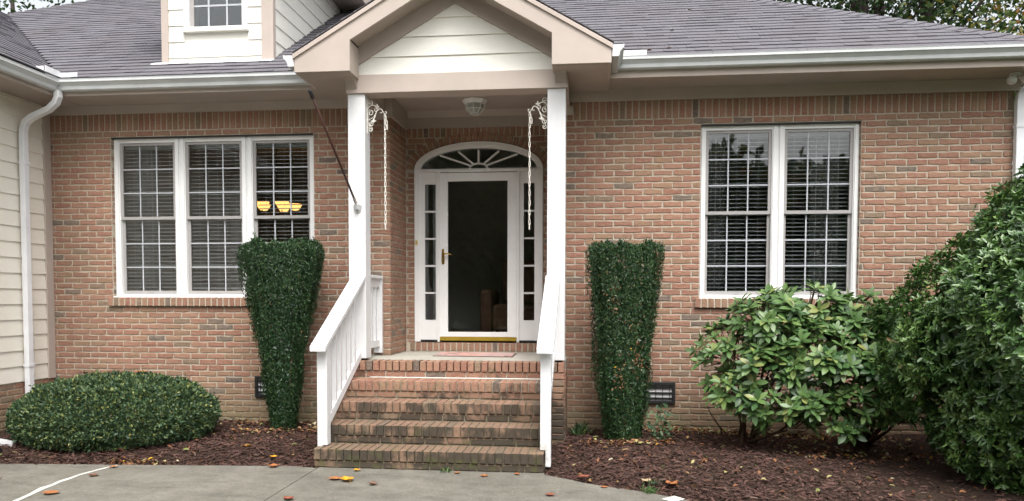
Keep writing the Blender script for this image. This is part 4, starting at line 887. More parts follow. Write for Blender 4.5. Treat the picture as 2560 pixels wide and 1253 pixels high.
# flagpole without a flag
fp = empty('flagpole', (-2.155, -.73, 2.37), 'bare brown wooden flagpole slanting from the left porch column', 'flagpole')
b0 = Vector((-2.158, -.765, 2.40)); t0 = Vector((-2.285, -1.60, 3.24)); dd = (t0-b0).normalized()
MB().tube([b0+dd*.03, t0], .0110, 8).build('pole', 'brown_wood', fp, smooth=True); MB().tube([t0-dd*.02, t0+dd*.05, t0+dd*.062], [.018, .018, .010], 8).build('end_cap', 'black_plastic', fp)
MB().tube([b0-dd*.01, b0+dd*.07], .016, 8).build('socket', 'rail_steel', fp)
m = MB(); m.prism([(-2.19, 2.33), (-2.155, 2.30), (-2.12, 2.33), (-2.112, 2.385), (-2.155, 2.43), (-2.198, 2.385)], lambda a, b, d: (a, d, b), -.735, -.7225); m.box(-2.17, -2.14, -.775, -.7352, 2.34, 2.395); m.build('mount', 'rail_steel', fp, bevel=.004)
# porch ceiling light
lx, ly, lz = -1.115, .20, 3.64; pl_ = empty('porch_light', (lx, ly, lz), 'white eight-sided caged light on the porch ceiling', 'light')
MB().lathe([(.0, lz), (.137, lz), (.143, lz-.008), (.128, lz-.032), (.112, lz-.048), (.0, lz-.048)], lx, ly, 8).build('rim', 'window_white', pl_)
MB().lathe([(.100, lz-.049), (.092, lz-.10), (.045, lz-.145), (.0, lz-.15)], lx, ly, 8).build('diffuser', 'frosted_glass', pl_)
cg = MB()
for i in range(8):
    a = 2*math.pi*i/8; c_a, s_a = math.cos(a), math.sin(a)
    cg.tube([(lx+r_*c_a, ly+r_*s_a, z_) for r_, z_ in ((.108, lz-.047), (.100, lz-.102), (.048, lz-.150))], .0055, 5)
for r_, z_ in ((.100, lz-.102), (.048, lz-.151)): cg.tube([(lx+r_*math.cos(2*math.pi*i/8), ly+r_*math.sin(2*math.pi*i/8), z_) for i in range(9)], .0055, 5, False)
cg.build('cage', 'window_white', pl_)
# doormat
dm = MB().hexa([(-1.53, -.06, ZP-.003), (-.665, -.10, ZP-.003), (-.68, .43, ZP-.003), (-1.545, .47, ZP-.003), (-1.53, -.06, ZP+.010), (-.665, -.10, ZP+.010), (-.68, .43, ZP+.010), (-1.545, .47, ZP+.010)])
dmo = dm.build('doormat', 'doormat', None, (-1.1, .18, ZP)); tag(dmo, 'flat pinkish patterned doormat in front of the door', 'doormat')
MB().hexa([(-1.537, -.067, ZP-.0028), (-.658, -.107, ZP-.0028), (-.673, .437, ZP-.0028), (-1.552, .477, ZP-.0028), (-1.537, -.067, ZP+.004), (-.658, -.107, ZP+.004), (-.673, .437, ZP+.004), (-1.552, .477, ZP+.004)]).build('rubber_edge', 'black_plastic', dmo, (0, 0, 0))
bpy.data.objects['rubber_edge'].matrix_parent_inverse = Matrix.Translation(-Vector((-1.1, .18, ZP)))
# foundation vents
def vent(x0, x1, z0, z1, label):
    o = empty('foundation_vent', ((x0+x1)/2, -.02, z0), label, 'vent'); m = MB(); ring(m, x0, x1, z0, z1, .035, -.028, .006); m.build('frame', 'black_plastic', o, bevel=.004)
    MB().box(x0+.0352, x1-.0352, -.004, -.001, z0+.0352, z1-.0352).build('mesh_screen', 'vent_mesh', o)
    for i in range(3): z = z0+.058+i*(z1-z0-.116)/2; MB().box(x0+.0355, x1-.0355, -.018, -.0045, z-.009, z+.009).build('louvre', 'black_plastic', o)
    for i in range(5): x = x0+.06+i*(x1-x0-.12)/4; MB().box(x-.003, x+.003, -.0125, -.0048, z0+.036, z1-.036).build('bar', 'black_plastic', o)
vent(.66, 1.066, .342, .572, 'black foundation vent low on the wall, right of the steps'); vent(-3.583, -3.17, .342, .578, 'black foundation vent mostly hidden behind the left tapered yew')
# security floodlight under the right eave
sc = empty('floodlight', (4.24, -.2, 3.655), 'small white double floodlight under the right end of the eave', 'floodlight')
MB().lathe([(.0, 3.655), (.05, 3.655), (.05, 3.635), (.0, 3.63)], 4.26, -.2, 12).build('base', 'window_white', sc)
for dx, dirv in ((-.01, (-.45, -.55, -.45)), (.03, (.6, -.4, -.4))):
    d = Vector(dirv).normalized(); p = Vector((4.26+dx, -.2, 3.62)); MB().tube([p, p+d*.03, p+d*.045, p+d*.10], [.014, .02, .034, .045], 12).build('lamp_head', 'window_white', sc, smooth=True)
# downspout elbow and black drain pipe at the left edge, hose coil behind the rhododendron
o = MB().tube([(-5.75, -1.62, .14), (-5.45, -1.60, .105), (-5.22, -1.60, .075)], .035, 4).build('drain_spout', 'downspout_metal', None, (-5.45, -1.6, .02)); tag(o, 'white downspout end lying on the ground left of the mounded shrub', 'downspout')
o = MB().tube([(-5.6, -1.93, .045), (-5.35, -1.90, .045), (-5.15, -1.86, .045)], .052, 12).build('drain_pipe', 'black_plastic', None, (-5.35, -1.9, 0), True); tag(o, 'black corrugated drain pipe end at the left edge of the walk', 'pipe')
m = MB()
for j in range(5):
    r_ = .16+.012*j; m.tube([(2.42+r_*math.cos(2*math.pi*i/28), -.16-.02*j+.008*math.sin(i), .44+r_*.95*math.sin(2*math.pi*i/28)) for i in range(29)], .011, 6, False)
o = m.build('garden_hose', 'hose_grey', None, (2.42, -.15, .25), True); tag(o, 'grey garden hose coiled on the wall behind the rhododendron', 'hose')
MB().box(2.38, 2.46, -.24, -.001, .58, .64).build('hose_hook', 'hose_grey', o); bpy.data.objects['hose_hook'].matrix_parent_inverse = Matrix.Translation(-Vector((2.42, -.15, .25)))

# ================================================================== PLANTS
def rnd_sphere(n): return unit(RNG.normal(size=(n, 3)))
def profile_shrub(name, label, cat, centre, prof, mat, n, L, W, squash=1.0, ridge=0, ridge_amp=.0, lump=.06, upright=.0, inner=.25, ring=False, group=None, whorl=0, lean=None, core=None, clumps=None):
    """shrub from a radius profile [(z, rx)], leaves spread through the outer shell, denser outside"""
    cx, cy = centre; prof = np.array(prof, float); root = empty(name, (cx, cy, prof[0, 0]), label, cat, group)
    zs = np.linspace(prof[0, 0], prof[-1, 0], 200); rr = np.interp(zs, prof[:, 0], prof[:, 1]); dr = np.gradient(rr, zs); area = rr*np.sqrt(1+dr**2)+.02; cdf = np.cumsum(area); cdf /= cdf[-1]
    k_ = n//max(1, whorl) if whorl else n
    front = math.atan2(CAM[1]-cy, CAM[0]-cx)
    z = np.interp(RNG.random(k_), cdf, zs); th = front+np.where(RNG.random(k_) < .80, RNG.uniform(-1.75, 1.75, k_), np.pi+RNG.uniform(-1.4, 1.4, k_)); r0 = np.interp(z, prof[:, 0], prof[:, 1])
    ph = RNG.random(6)*6.28
    bump = 1+lump*(np.sin(3*th+ph[0]+2*z)+np.sin(5*th-ph[1]+3.1*z)+.8*np.sin(8*th+ph[2]-5*z)+.7*np.sin(11*th+7*z+ph[3]))/2
    if ridge: bump += ridge_amp*(np.sin(ridge*th+1.5*np.sin(2*z+ph[4]))+.6*np.sin(ridge*1.7*th+ph[5]))
    depth = np.abs(RNG.normal(0, 1, k_))*inner; rad = r0*bump-depth*np.minimum(r0, .5)
    rad = np.maximum(rad, .01); P = np.stack([cx+rad*np.cos(th), cy+rad*np.sin(th)*squash, z+RNG.normal(0, .012, k_)], 1)
    if lean is not None: P[:, 0] += lean*(z-prof[0, 0])
    slope = np.interp(z, zs, dr); N = unit(np.stack([np.cos(th), np.sin(th)/squash, -slope], 1))
    if whorl:
        m_ = whorl; axis = unit(N+np.array([0, 0, .5])+RNG.normal(0, .35, (k_, 3))); t1 = unit(np.cross(axis, RNG.normal(size=(k_, 3)))); t2 = np.cross(axis, t1)
        PP = []; DD = []; NN = []
        for j in range(m_):
            a = 2*np.pi*j/m_+RNG.normal(0, .25, k_); out = t1*np.cos(a)[:, None]+t2*np.sin(a)[:, None]
            DD.append(unit(out+axis*RNG.uniform(.2, .9, (k_, 1)))); NN.append(unit(axis-out*.3)); PP.append(P+axis*RNG.uniform(-.02, .02, (k_, 1)))
        P = np.concatenate(PP); D = np.concatenate(DD); Nn = np.concatenate(NN); rn = np.clip(np.tile(RNG.random(k_)*.6, m_)+RNG.random(k_*m_)*.4, 0, 1)
    else:
        D = unit(N*(1-upright)+np.array([0, 0, 1.0])*upright+RNG.normal(0, .45, (k_, 3))); Nn = unit(N+RNG.normal(0, .5, (k_, 3))); rn = RNG.random(k_)
    if clumps:
        K, amp, zsq = clumps; sc_ = np.array([1, 1, zsq]); Cc = P[RNG.integers(0, len(P), K)]; near_i = np.empty(len(P), int); dist = np.empty(len(P))
        for a in range(0, len(P), 4000):
            dd_ = (((P[a:a+4000, None]-Cc[None])*sc_)**2).sum(2); near_i[a:a+4000] = dd_.argmin(1); dist[a:a+4000] = np.sqrt(dd_.min(1))
        dm_ = np.percentile(dist, 90); cen = unit(P-np.array([cx, cy, prof[0, 0]+.35*(prof[-1, 0]-prof[0, 0])])); bulge = amp*(.6-np.minimum(dist/dm_, 1.2))+RNG.normal(0, amp*.35, K)[near_i]
        P = P+cen*bulge[:, None]; tone = RNG.normal(0, .13, K)[near_i]+.10*(.5-np.minimum(dist/dm_, 1)); rn = np.where(rn > .96, rn, np.clip(rn*.85+tone, 0, .96))
        st_ = RNG.random(len(P)) < .035; P = P+cen*(st_*np.minimum(RNG.exponential(amp*.45, len(P)), amp*1.3))[:, None]
    q = len(P); keep = P[:, 2] > .02; P, D, Nn, rn = P[keep], D[keep], Nn[keep], rn[keep]; q = len(P)
    V, F, per = leaves(P, D, Nn, RNG.uniform(L[0]*.75, L[1]*1.1, q), RNG.uniform(W[0]*.8, W[1]*1.1, q), .18, .06, ring)
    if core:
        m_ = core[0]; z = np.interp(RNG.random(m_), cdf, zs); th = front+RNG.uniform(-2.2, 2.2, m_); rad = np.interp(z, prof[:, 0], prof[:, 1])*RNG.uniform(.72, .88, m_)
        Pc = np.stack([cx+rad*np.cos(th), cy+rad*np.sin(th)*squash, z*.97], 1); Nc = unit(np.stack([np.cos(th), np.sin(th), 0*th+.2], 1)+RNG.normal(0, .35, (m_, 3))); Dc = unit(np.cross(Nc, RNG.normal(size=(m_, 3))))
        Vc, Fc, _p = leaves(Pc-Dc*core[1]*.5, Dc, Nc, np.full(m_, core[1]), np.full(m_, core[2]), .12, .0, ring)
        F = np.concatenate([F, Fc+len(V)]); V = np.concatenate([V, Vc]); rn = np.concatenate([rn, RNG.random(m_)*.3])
    fastmesh('foliage', V, F, mat, np.repeat(rn*.999, per), root, 'stuff')
    return root
def stems(root, base, tips, r=.012, mat='twig', name='stem', joined=False):
    for (bx, by, bz), (tx, ty, tz_) in zip(base, tips):
        mid = ((bx*.55+tx*.45)+random.uniform(-.04, .04), (by*.55+ty*.45)+random.uniform(-.04, .04), bz+(tz_-bz)*.5)
        MB().tube([(bx, by, bz), mid, (tx, ty, tz_)], [r, r*.7, r*.3], 5).build(name, mat, root)
yl = profile_shrub('tapered_yew', 'tall clipped dark green shrub flaring upward, left of the steps', 'shrub', (-3.06, -.47),
    [(.04, .11), (.2, .14), (.5, .18), (.9, .24), (1.3, .32), (1.65, .40), (1.90, .44), (1.98, .43), (2.01, .28), (2.02, .02)], 'yew_leaf', 40000, (.020, .036), (.009, .014), .8, 13, .065, .035, .84, .13, core=(3500, .07, .035), clumps=(190, .05, .16))
stems(yl, [(-3.06+.07*math.cos(a), -.47+.07*math.sin(a), .0) for a in np.linspace(0, 6, 12)], [(-3.06+.34*math.cos(a), -.47+.27*math.sin(a), 1.75) for a in np.linspace(0, 6, 12)], .012)
yr = profile_shrub('tapered_yew', 'tall clipped dark green shrub with brown patches, right of the steps', 'shrub', (.50, -.56),
    [(.03, .15), (.2, .19), (.5, .24), (.9, .275), (1.3, .30), (1.65, .345), (1.88, .365), (1.94, .355), (1.965, .24), (1.97, .02)], 'yew_leaf', 38000, (.020, .036), (.009, .014), .85, 11, .075, .04, .84, .13, core=(3500, .07, .035), clumps=(190, .052, .16))
stems(yr, [(.50+.11*math.cos(a), -.56+.11*math.sin(a), .0) for a in np.linspace(0, 6, 12)], [(.50+.28*math.cos(a), -.56+.24*math.sin(a), 1.7) for a in np.linspace(0, 6, 12)], .012)
# brown dieback clusters on the right yew
bp = []
for (px_, pz_, s_) in ((.45, .72, .07), (.60, 1.0, .09), (.38, 1.42, .05), (.62, .85, .06)):
    n = 38; bp.append(np.stack([px_+RNG.normal(0, s_*.5, n), np.full(n, -.56-.27)+RNG.normal(0, .03, n), pz_+RNG.normal(0, s_*1.3, n)], 1))
bp = np.concatenate(bp); V, F, per = leaves(bp, RNG.normal(size=bp.shape)+np.array([0, -.5, .4]), RNG.normal(size=bp.shape)+np.array([0, -1, .3]), RNG.uniform(.02, .04, len(bp)), RNG.uniform(.008, .014, len(bp)))
fastmesh('dead_twigs', V, F, 'litter', np.repeat(RNG.random(len(bp))*.55, per), yr, 'stuff')
md = profile_shrub('mounded_shrub', 'low wide dome-shaped clipped shrub on the left of the bed', 'shrub', (-4.55, -1.04),
    [(.06, .76), (.12, .89), (.22, .96), (.36, .96), (.48, .85), (.57, .68), (.625, .42), (.645, .15), (.65, .01)], 'mound_leaf', 34000, (.024, .042), (.014, .024), .86, 0, 0, .022, .25, .10, core=(4000, .07, .05), clumps=(420, .045, 1))
stems(md, [(-4.55+.2*math.cos(a), -1.08+.2*math.sin(a), .02) for a in np.linspace(0, 6, 10)], [(-4.55+.8*math.cos(a), -1.08+.65*math.sin(a), .38) for a in np.linspace(0, 6, 10)], .014)
hl2 = profile_shrub('holly_bush', 'huge dark glossy holly bush filling the right edge', 'bush', (4.46, -1.85),
    [(.04, 1.2), (.3, 1.45), (.7, 1.70), (1.05, 1.88), (1.32, 1.88), (1.65, 1.66), (1.95, 1.38), (2.25, 1.08), (2.55, .79), (2.78, .48), (2.93, .2), (2.96, .02)], 'holly_leaf', 62000, (.036, .064), (.017, .027), .78, 0, 0, .085, 0, .13, True, None, 6, core=(9000, .12, .07), clumps=(520, .06, 1))
stems(hl2, [(4.46+.15*math.cos(a), -1.85+.15*math.sin(a), .0) for a in np.linspace(0, 6, 9)], [(4.46+1.2*math.cos(a), -1.85+.85*math.sin(a), 1.5) for a in np.linspace(0, 6, 9)], .03)
# rhododendron: leaf rosettes on lumps
rh = empty('rhododendron', (2.05, -.85, .03), 'bright green rhododendron with large rosette leaves under the double window', 'shrub')
lumps = [((1.50, -.85, .95), (.34, .34, .26)), ((1.78, -.95, 1.22), (.36, .34, .24)), ((2.12, -.80, 1.34), (.40, .36, .22)), ((2.50, -.85, 1.22), (.38, .36, .24)), ((2.82, -.95, 1.12), (.32, .32, .24)), ((1.75, -1.05, .82), (.36, .3, .24)), ((2.15, -1.1, .92), (.42, .34, .3)), ((2.55, -1.1, .85), (.36, .32, .26)), ((1.72, -1.10, .50), (.28, .26, .2)), ((2.05, -1.2, .52), (.26, .25, .18)), ((2.42, -1.2, .55), (.26, .25, .2)), ((2.72, -1.1, .42), (.2, .2, .14)), ((3.0, -1.0, .92), (.26, .28, .26)), ((2.88, -1.15, .62), (.22, .22, .2)), ((1.48, -1.0, .62), (.22, .24, .2)), ((1.95, -.9, 1.08), (.4, .3, .25)), ((2.35, -.95, 1.05), (.4, .3, .25)), ((1.9, -1.1, .32), (.2, .2, .14)), ((2.3, -1.15, .34), (.22, .2, .14))]
lumps = [((1.2+(c[0]-1.2)*1.07, c[1], c[2]), (r[0]*1.06, r[1], r[2]*1.06)) for c, r in lumps]
RP, RA = [], []
for (c, r) in lumps:
    n = int(36*(r[0]*r[2])/.09)+6; d = rnd_sphere(n*2); d = d[(d[:, 2] > -.45) & (d[:, 1] < .55)][:n]
    RP.append(np.array(c)+d*np.array(r)*RNG.uniform(.75, 1.08, (len(d), 1))); RA.append(unit(d*.8+np.array([0, -.15, .75])+RNG.normal(0, .18, d.shape)))
RP = np.concatenate(RP); RA = np.concatenate(RA)
def big_leaf(seed):
    r = random.Random(seed); xs = [(0, .0), (.18, .30), (.42, .47), (.68, .44), (.88, .24), (1, 0)]; vs = []; L_, W_ = 1.0, .42; dr_ = r.uniform(.05, .22); fo = r.uniform(.10, .22)
    mids = [(x*L_, 0, -dr_*x*x) for x, h in xs]; lft = [(x*L_, h*W_, -dr_*x*x+fo*h*W_+r.uniform(-.008, .008)) for x, h in xs[1:-1]]; rgt = [(x*L_, -h*W_, -dr_*x*x+fo*h*W_+r.uniform(-.008, .008)) for x, h in xs[1:-1]]
    vs = mids+lft+rgt; n = 6; fs = []
    for side, o_ in ((lft, n), (rgt, n+4)):
        sq = [0]+[o_+i for i in range(4)]+[5]
        for i in range(5):
            f = [i, i+1, sq[i+1], sq[i]]; f = [v for j, v in enumerate(f) if v not in f[:j]]
            fs.append(tuple(f) if side is rgt else tuple(f[::-1]))
    return np.array(vs), [f for f in fs if len(f) > 2]
LV = [big_leaf(i) for i in range(5)]; LPL = []
for p, ax in zip(RP, RA):
    ax = Vector(ax); t1 = ax.orthogonal().normalized(); t2 = ax.cross(t1); m_ = random.randint(7, 11); sz = random.uniform(.10, .15); tone = random.random()*.5
    for j in range(m_):
        a = 2.4*j+random.uniform(-.2, .2); el = random.uniform(.0, .35)+.85*(j/m_)**1.3; out = (t1*math.cos(a)+t2*math.sin(a))
        d = (out*math.cos(el)+ax*math.sin(el)).normalized(); d = (d+Vector((0, 0, -.12))).normalized(); nn = (ax*math.cos(el)-out*math.sin(el)).normalized(); s_ = d.cross(nn)*-1
        s_ = nn.cross(d); LPL.append((Vector(p)+ax*.02*j/m_, d, s_, nn, sz*random.uniform(.8, 1.1)*(1-.25*j/m_), random.randrange(5), tone+random.random()*.5))
LPL.sort(key=lambda q: near(q[0])-q[4]*4-q[3].dot(Vector(-CF))*.3); cache = {}; mb = MB()
for i, (p, d, s_, nn, sz, kx, r_) in enumerate(LPL):
    if i < 300:
        if kx not in cache: cache[kx] = MB().add(*LV[kx]).mesh('leaf', 'rhodo_leaf', (0, 0, 0), True)
        o = bpy.data.objects.new('leaf', cache[kx]); link(o, rh); o.matrix_basis = Matrix(((d[0]*sz, s_[0]*sz, nn[0]*sz, p[0]), (d[1]*sz, s_[1]*sz, nn[1]*sz, p[1]), (d[2]*sz, s_[2]*sz, nn[2]*sz, p[2]), (0, 0, 0, 1)))
    else:
        V, F = LV[kx]; mb.add(np.array(p)+np.outer(V[:, 0]*sz, d)+np.outer(V[:, 1]*sz, s_)+np.outer(V[:, 2]*sz, nn), F, r_)
mb.build('foliage', 'rhodo_leaf', rh, smooth=True, kind='stuff')
bases = [(1.62, -.72, .0), (1.66, -.70, .0), (1.70, -.74, .0), (2.72, -.78, .0), (2.76, -.74, .0), (1.60, -.78, .0)]
for (c, r) in lumps:
    b = min(bases, key=lambda q: abs(q[0]-c[0])+random.uniform(0, .2)); mid = (b[0]*.55+c[0]*.45+random.uniform(-.08, .08), b[1]*.6+c[1]*.4, b[2]+(c[2])*.42)
    MB().tube([b, ((b[0]+mid[0])/2+random.uniform(-.04, .04), b[1], mid[2]*.55), mid, (c[0], c[1], c[2]-.05)], [.022, .017, .013, .007], 6).build('branch', 'twig', rh)
tw = MB()
for p, ax in zip(RP, RA):
    c = min(lumps, key=lambda q: sum((q[0][i]-p[i])**2 for i in range(3)))[0]; s0 = Vector(c)*.55+Vector(p)*.45-Vector((0, 0, .06)); tw.tube([s0, Vector(p)-Vector(ax)*.06, Vector(p)], [.006, .005, .004], 4, False)
tw.build('twigs', 'twig', rh, kind='stuff')
for x, y, h in ((1.40, -.66, .42), (1.46, -.70, .30)): MB().tube([(x+.1, y, .0), (x+.03, y, h*.5), (x-.06, y+.02, h*.8), (x-.10, y, h)], [.012, .008, .005, .002], 5).build('branch', 'twig', rh)

# ------------------------------------------------------------------ mulch, litter, fallen leaves
def chips(n, x0, x1, ef, zf, name, label):
    x = RNG.uniform(x0, x1, n); lo = ef(x); yr_ = RNG.random(n)**1.25; y = lo+(0-lo)*yr_+.0; z = np.array([zf(a, b) for a, b in zip(x, y)])+RNG.uniform(.004, .022, n)
    P = np.stack([x, y, z], 1); a = RNG.random(n)*6.283; D = np.stack([np.cos(a), np.sin(a), RNG.normal(0, .22, n)], 1); Nn = np.array([0, 0, 1.0])+RNG.normal(0, .35, (n, 3))
    L_ = RNG.uniform(.02, .062, n); W_ = L_*RNG.uniform(.2, .42, n); D = unit(D); S = unit(np.cross(D, Nn)); L_ = L_[:, None]; W_ = W_[:, None]
    Nn = np.cross(S, D)
    V = np.stack([P-S*W_*.4, P+S*W_*.3, P+D*L_+S*W_*.5, P+D*L_-S*W_*.2, P+D*L_*.5+Nn*W_*.35], 1).reshape(-1, 3); i = np.arange(n)[:, None]*5
    F = np.concatenate([i+np.array([[0, 1, 4]]), i+np.array([[1, 2, 4]]), i+np.array([[2, 3, 4]]), i+np.array([[3, 0, 4]])], 0)
    o = fastmesh(name, V, F, 'mulch_chip', np.repeat(RNG.random(n), 5), None, 'stuff'); tag(o, label, 'mulch')
chips(19000, -.19, 4.6, lambda x: edge_r(x)+.01, zbed_r, 'mulch_chips', 'dark reddish brown bark mulch covering the right bed')
chips(11000, -5.6, -2.21, lambda x: edge_l(x)+.01, zbed_l, 'mulch_chips', 'dark brown bark mulch between the mounded shrub and the steps')
def litter(n, pts, name, label, rng_=(.03, .07), up=.02):
    P = pts; a = RNG.random(len(P))*6.283; D = np.stack([np.cos(a), np.sin(a), RNG.normal(0, .3, len(P))], 1); V, F, per = leaves(P, D, np.array([0, 0, 1.0])+RNG.normal(0, .4, P.shape), RNG.uniform(*rng_, len(P)), RNG.uniform(rng_[0]*.45, rng_[1]*.5, len(P)), .25, .1, True)
    o = fastmesh(name, V, F, 'litter', np.repeat(RNG.random(len(P)), per), None, 'stuff'); tag(o, label, 'leaf litter')
def bedpts(n, x0, x1, y0, y1, zf, ef, h=.03):
    x = RNG.uniform(x0, x1, n); y = RNG.uniform(y0, y1, n); k_ = y > ef(x); x, y = x[k_], y[k_]; return np.stack([x, y, np.array([zf(a, b) for a, b in zip(x, y)])+h], 1)
P1 = np.concatenate([bedpts(260, -.1, 3.6, -2.8, -.1, zbed_r, edge_r), bedpts(520, .75, 3.1, -.35, -.02, zbed_r, edge_r, .035), bedpts(320, 1.9, 3.3, -1.3, -.2, zbed_r, edge_r), bedpts(130, .1, 1.0, -.95, -.7, zbed_r, edge_r)])
litter(0, P1, 'leaf_litter', 'scattered brown, yellow and green leaf litter on the right mulch')
P2 = np.concatenate([bedpts(150, -5.4, -2.3, -1.95, -.1, zbed_l, edge_l), bedpts(170, -3.9, -2.3, -.35, -.02, zbed_l, edge_l), bedpts(110, -3.5, -2.6, -.8, -.5, zbed_l, edge_l), bedpts(90, -4.1, -3.6, -1.98, -1.8, zbed_l, edge_l, .02)])
litter(0, P2, 'leaf_litter', 'scattered pale and brown leaf litter on the left mulch')
def fallen(x, y, z, sz, mat, label, rot=0, curl=.35, group=None):
    curl = curl*1.5+.1
    r = random.Random(int((x*7919+y*104729)*10)); vs = []; n = 7; prof = [0, .55, .9, 1.0, .8, .45, 0]
    for i in range(n):
        t = i/(n-1); w_ = prof[i]*.36*(1+r.uniform(-.15, .15))
        for j in (-1, -.5, 0, .5, 1):
            lobe = 1+.45*(1 if (i % 2 and abs(j) == 1) else 0)
            vs.append(((t-.5), j*w_*lobe, curl*(.5*(t-.5)**2+.9*(j*w_)**2)+r.uniform(-.02, .02)))
    fs = [(i*5+j, i*5+j+1, i*5+j+6, i*5+j+5) for i in range(n-1) for j in range(4)]
    m = MB().add(vs, fs); m.tube([(-.5, 0, curl*.12), (-.62, .02, .05), (-.78, .05, .02)], .012, 4)
    ca, sa = math.cos(rot), math.sin(rot); m.v = [(x+sz*(a*ca-b*sa), y+sz*(a*sa+b*ca), z+.004+sz*(c+.03)) for a, b, c in m.v]
    o = m.build('fallen_leaf', mat, None, (x, y, z), True); tag(o, label, 'leaf', group)
fallen(-1.74, -2.34, 0, 0.132, 'leaf_yellow', 'large curled yellow and orange leaf on the walk', 2.2, .9)
fallen(-1.85, -2.30, .0, 0.111, 'leaf_orange', 'pale orange leaf under the large yellow leaf on the walk', .2, .5)
fallen(-1.77, -1.99, 0, 0.064, 'leaf_yellow', 'small curled yellow-brown leaf at the foot of the steps', .4, 1.1)
fallen(-1.50, -2.44, 0, 0.076, 'leaf_brown', 'curled dark brown leaf on the middle of the walk', .1, 1.2)
fallen(-1.98, -2.93, 0, 0.093, 'leaf_red', 'dull red leaf beside the joint at the bottom of the picture', 2.6, .9)
fallen(-.68, -2.05, 0, 0.072, 'leaf_orange', 'flat orange leaf lying just in front of the bottom step', .2, .3)
fallen(-.92, -1.97, 0, 0.060, 'leaf_orange', 'small orange leaf beside the green sprig at the bottom step', 1.0, .5)
fallen(-.42, -1.96, 0, 0.060, 'leaf_orange', 'small orange leaf near the right end of the bottom step', 2.0, .5)
fallen(-.11, -2.60, 0, 0.076, 'leaf_red', 'reddish leaf with a long stem on the right of the walk', 2.9, .8)
fallen(.29, -2.31, 0, 0.060, 'leaf_orange', 'small orange-brown leaf near the curved edge of the walk', 3.0, .4)
fallen(-3.85, -2.41, 0, 0.085, 'leaf_brown', 'thin brown leaf right of the white crack line', .1, .5)
fallen(-3.79, -2.97, 0, 0.119, 'leaf_orange', 'long orange-brown leaf below the white crack line', .15, .4)
fallen(-3.88, -2.11, .004, 0.076, 'leaf_orange', 'orange leaf lying across the upper end of the crack line', .4, .5)
fallen(-4.55, -2.62, 0, 0.102, 'leaf_red', 'reddish leaf on the walk left of the crack line', .5, .5)
fallen(-2.53, -1.93, .0, 0.102, 'leaf_orange', 'orange leaf on the edge of the walk left of the steps', 1.9, .9)
fallen(-2.62, -1.72, .04, 0.064, 'leaf_yellow', 'yellow leaf on the mulch just left of the steps', .2, .7)
fallen(-3.02, -1.38, .06, 0.093, 'leaf_yellow', 'bright yellow leaf on the mulch beside the mounded shrub', .3, .6)
fallen(.13, -2.10, .02, 0.102, 'leaf_red', 'russet leaf on the mulch at the corner of the steps', .5, .8)
fallen(.62, -2.21, .03, 0.093, 'leaf_tan', 'pale tan leaf on the mulch by the curved walk edge', 1.0, .6)
fallen(.80, -2.30, .03, 0.111, 'leaf_orange', 'bright rust-coloured leaf on the mulch by the curved walk edge', 2.2, .9)
fallen(1.72, -2.72, .04, 0.102, 'leaf_orange', 'orange leaf on the mulch at the bottom right', .6, .5)
fallen(-4.35, -.95, 0.690, 0.128, 'leaf_orange', 'curled orange leaf lying on top of the mounded shrub', .3, .7)
fallen(-5.02, -.85, 0.665, 0.119, 'leaf_brown', 'brown leaf lying on the back of the mounded shrub', .9, .7)
fallen(-4.15, -1.15, 0.645, 0.102, 'leaf_tan', 'pale grey twig-like leaf on the mounded shrub', .1, .2)
for x, y in ((1.05, .55), (.75, -.2), (1.9, -.42), (.95, -.15), (1.35, 1.5), (2.25, -.40)):
    fallen(x, y, rz(y)+.006, .055, 'leaf_pale', 'dry tan leaf lying on the right roof slope', random.random()*3, .5, 'dry leaves on the right roof slope')
# small weeds
def tuft(x, y, z, h, n, mat, label, name='weed'):
    P = np.array([x, y, z])+RNG.normal(0, .03, (n, 3))*np.array([1, 1, .15]); D = RNG.normal(0, .5, (n, 3))+np.array([0, 0, 1.0]); V, F, per = leaves(P, D, RNG.normal(size=(n, 3)), RNG.uniform(h*.5, h, n), np.full(n, .008), .1, .25)
    o = fastmesh(name, V, F, mat, np.repeat(RNG.random(n)*.7+.2, per), None, None, (x, y, z)); tag(o, label, 'weed')
tuft(-1.02, -1.945, .0, .06, 22, 'rhodo_leaf', 'tiny light green sprig at the foot of the steps'); tuft(.63, -2.42, .0, .06, 60, 'rhodo_leaf', 'small green weed tuft on the edge of the curved walk')
tuft(.66, -2.28, .03, .05, 24, 'mound_leaf', 'tiny grey-green weed in the mulch near the curved walk'); tuft(.08, -.35, .04, .18, 90, 'mound_leaf', 'dark green weed in the corner beside the steps')
n = 70; hh = RNG.random(n); P = np.stack([.88+RNG.normal(0, .055, n), -.60+RNG.normal(0, .05, n), .06+hh*.36], 1); V, F, per = leaves(P, RNG.normal(size=(n, 3))+np.array([0, -.4, .1]), RNG.normal(0, .4, (n, 3))+np.array([0, -.5, 1.0]), RNG.uniform(.04, .075, n), RNG.uniform(.03, .05, n), .15, .2, True)
sdl = empty('seedling', (.88, -.60, .05), 'leafy green seedling at the right foot of the right yew', 'seedling'); fastmesh('foliage', V, F, 'mound_leaf', np.repeat(RNG.random(n)*.5+.35, per), sdl, 'stuff'); stems(sdl, [(.88, -.6, .03), (.89, -.6, .03)], [(.84, -.6, .38), (.93, -.62, .33)], .005)

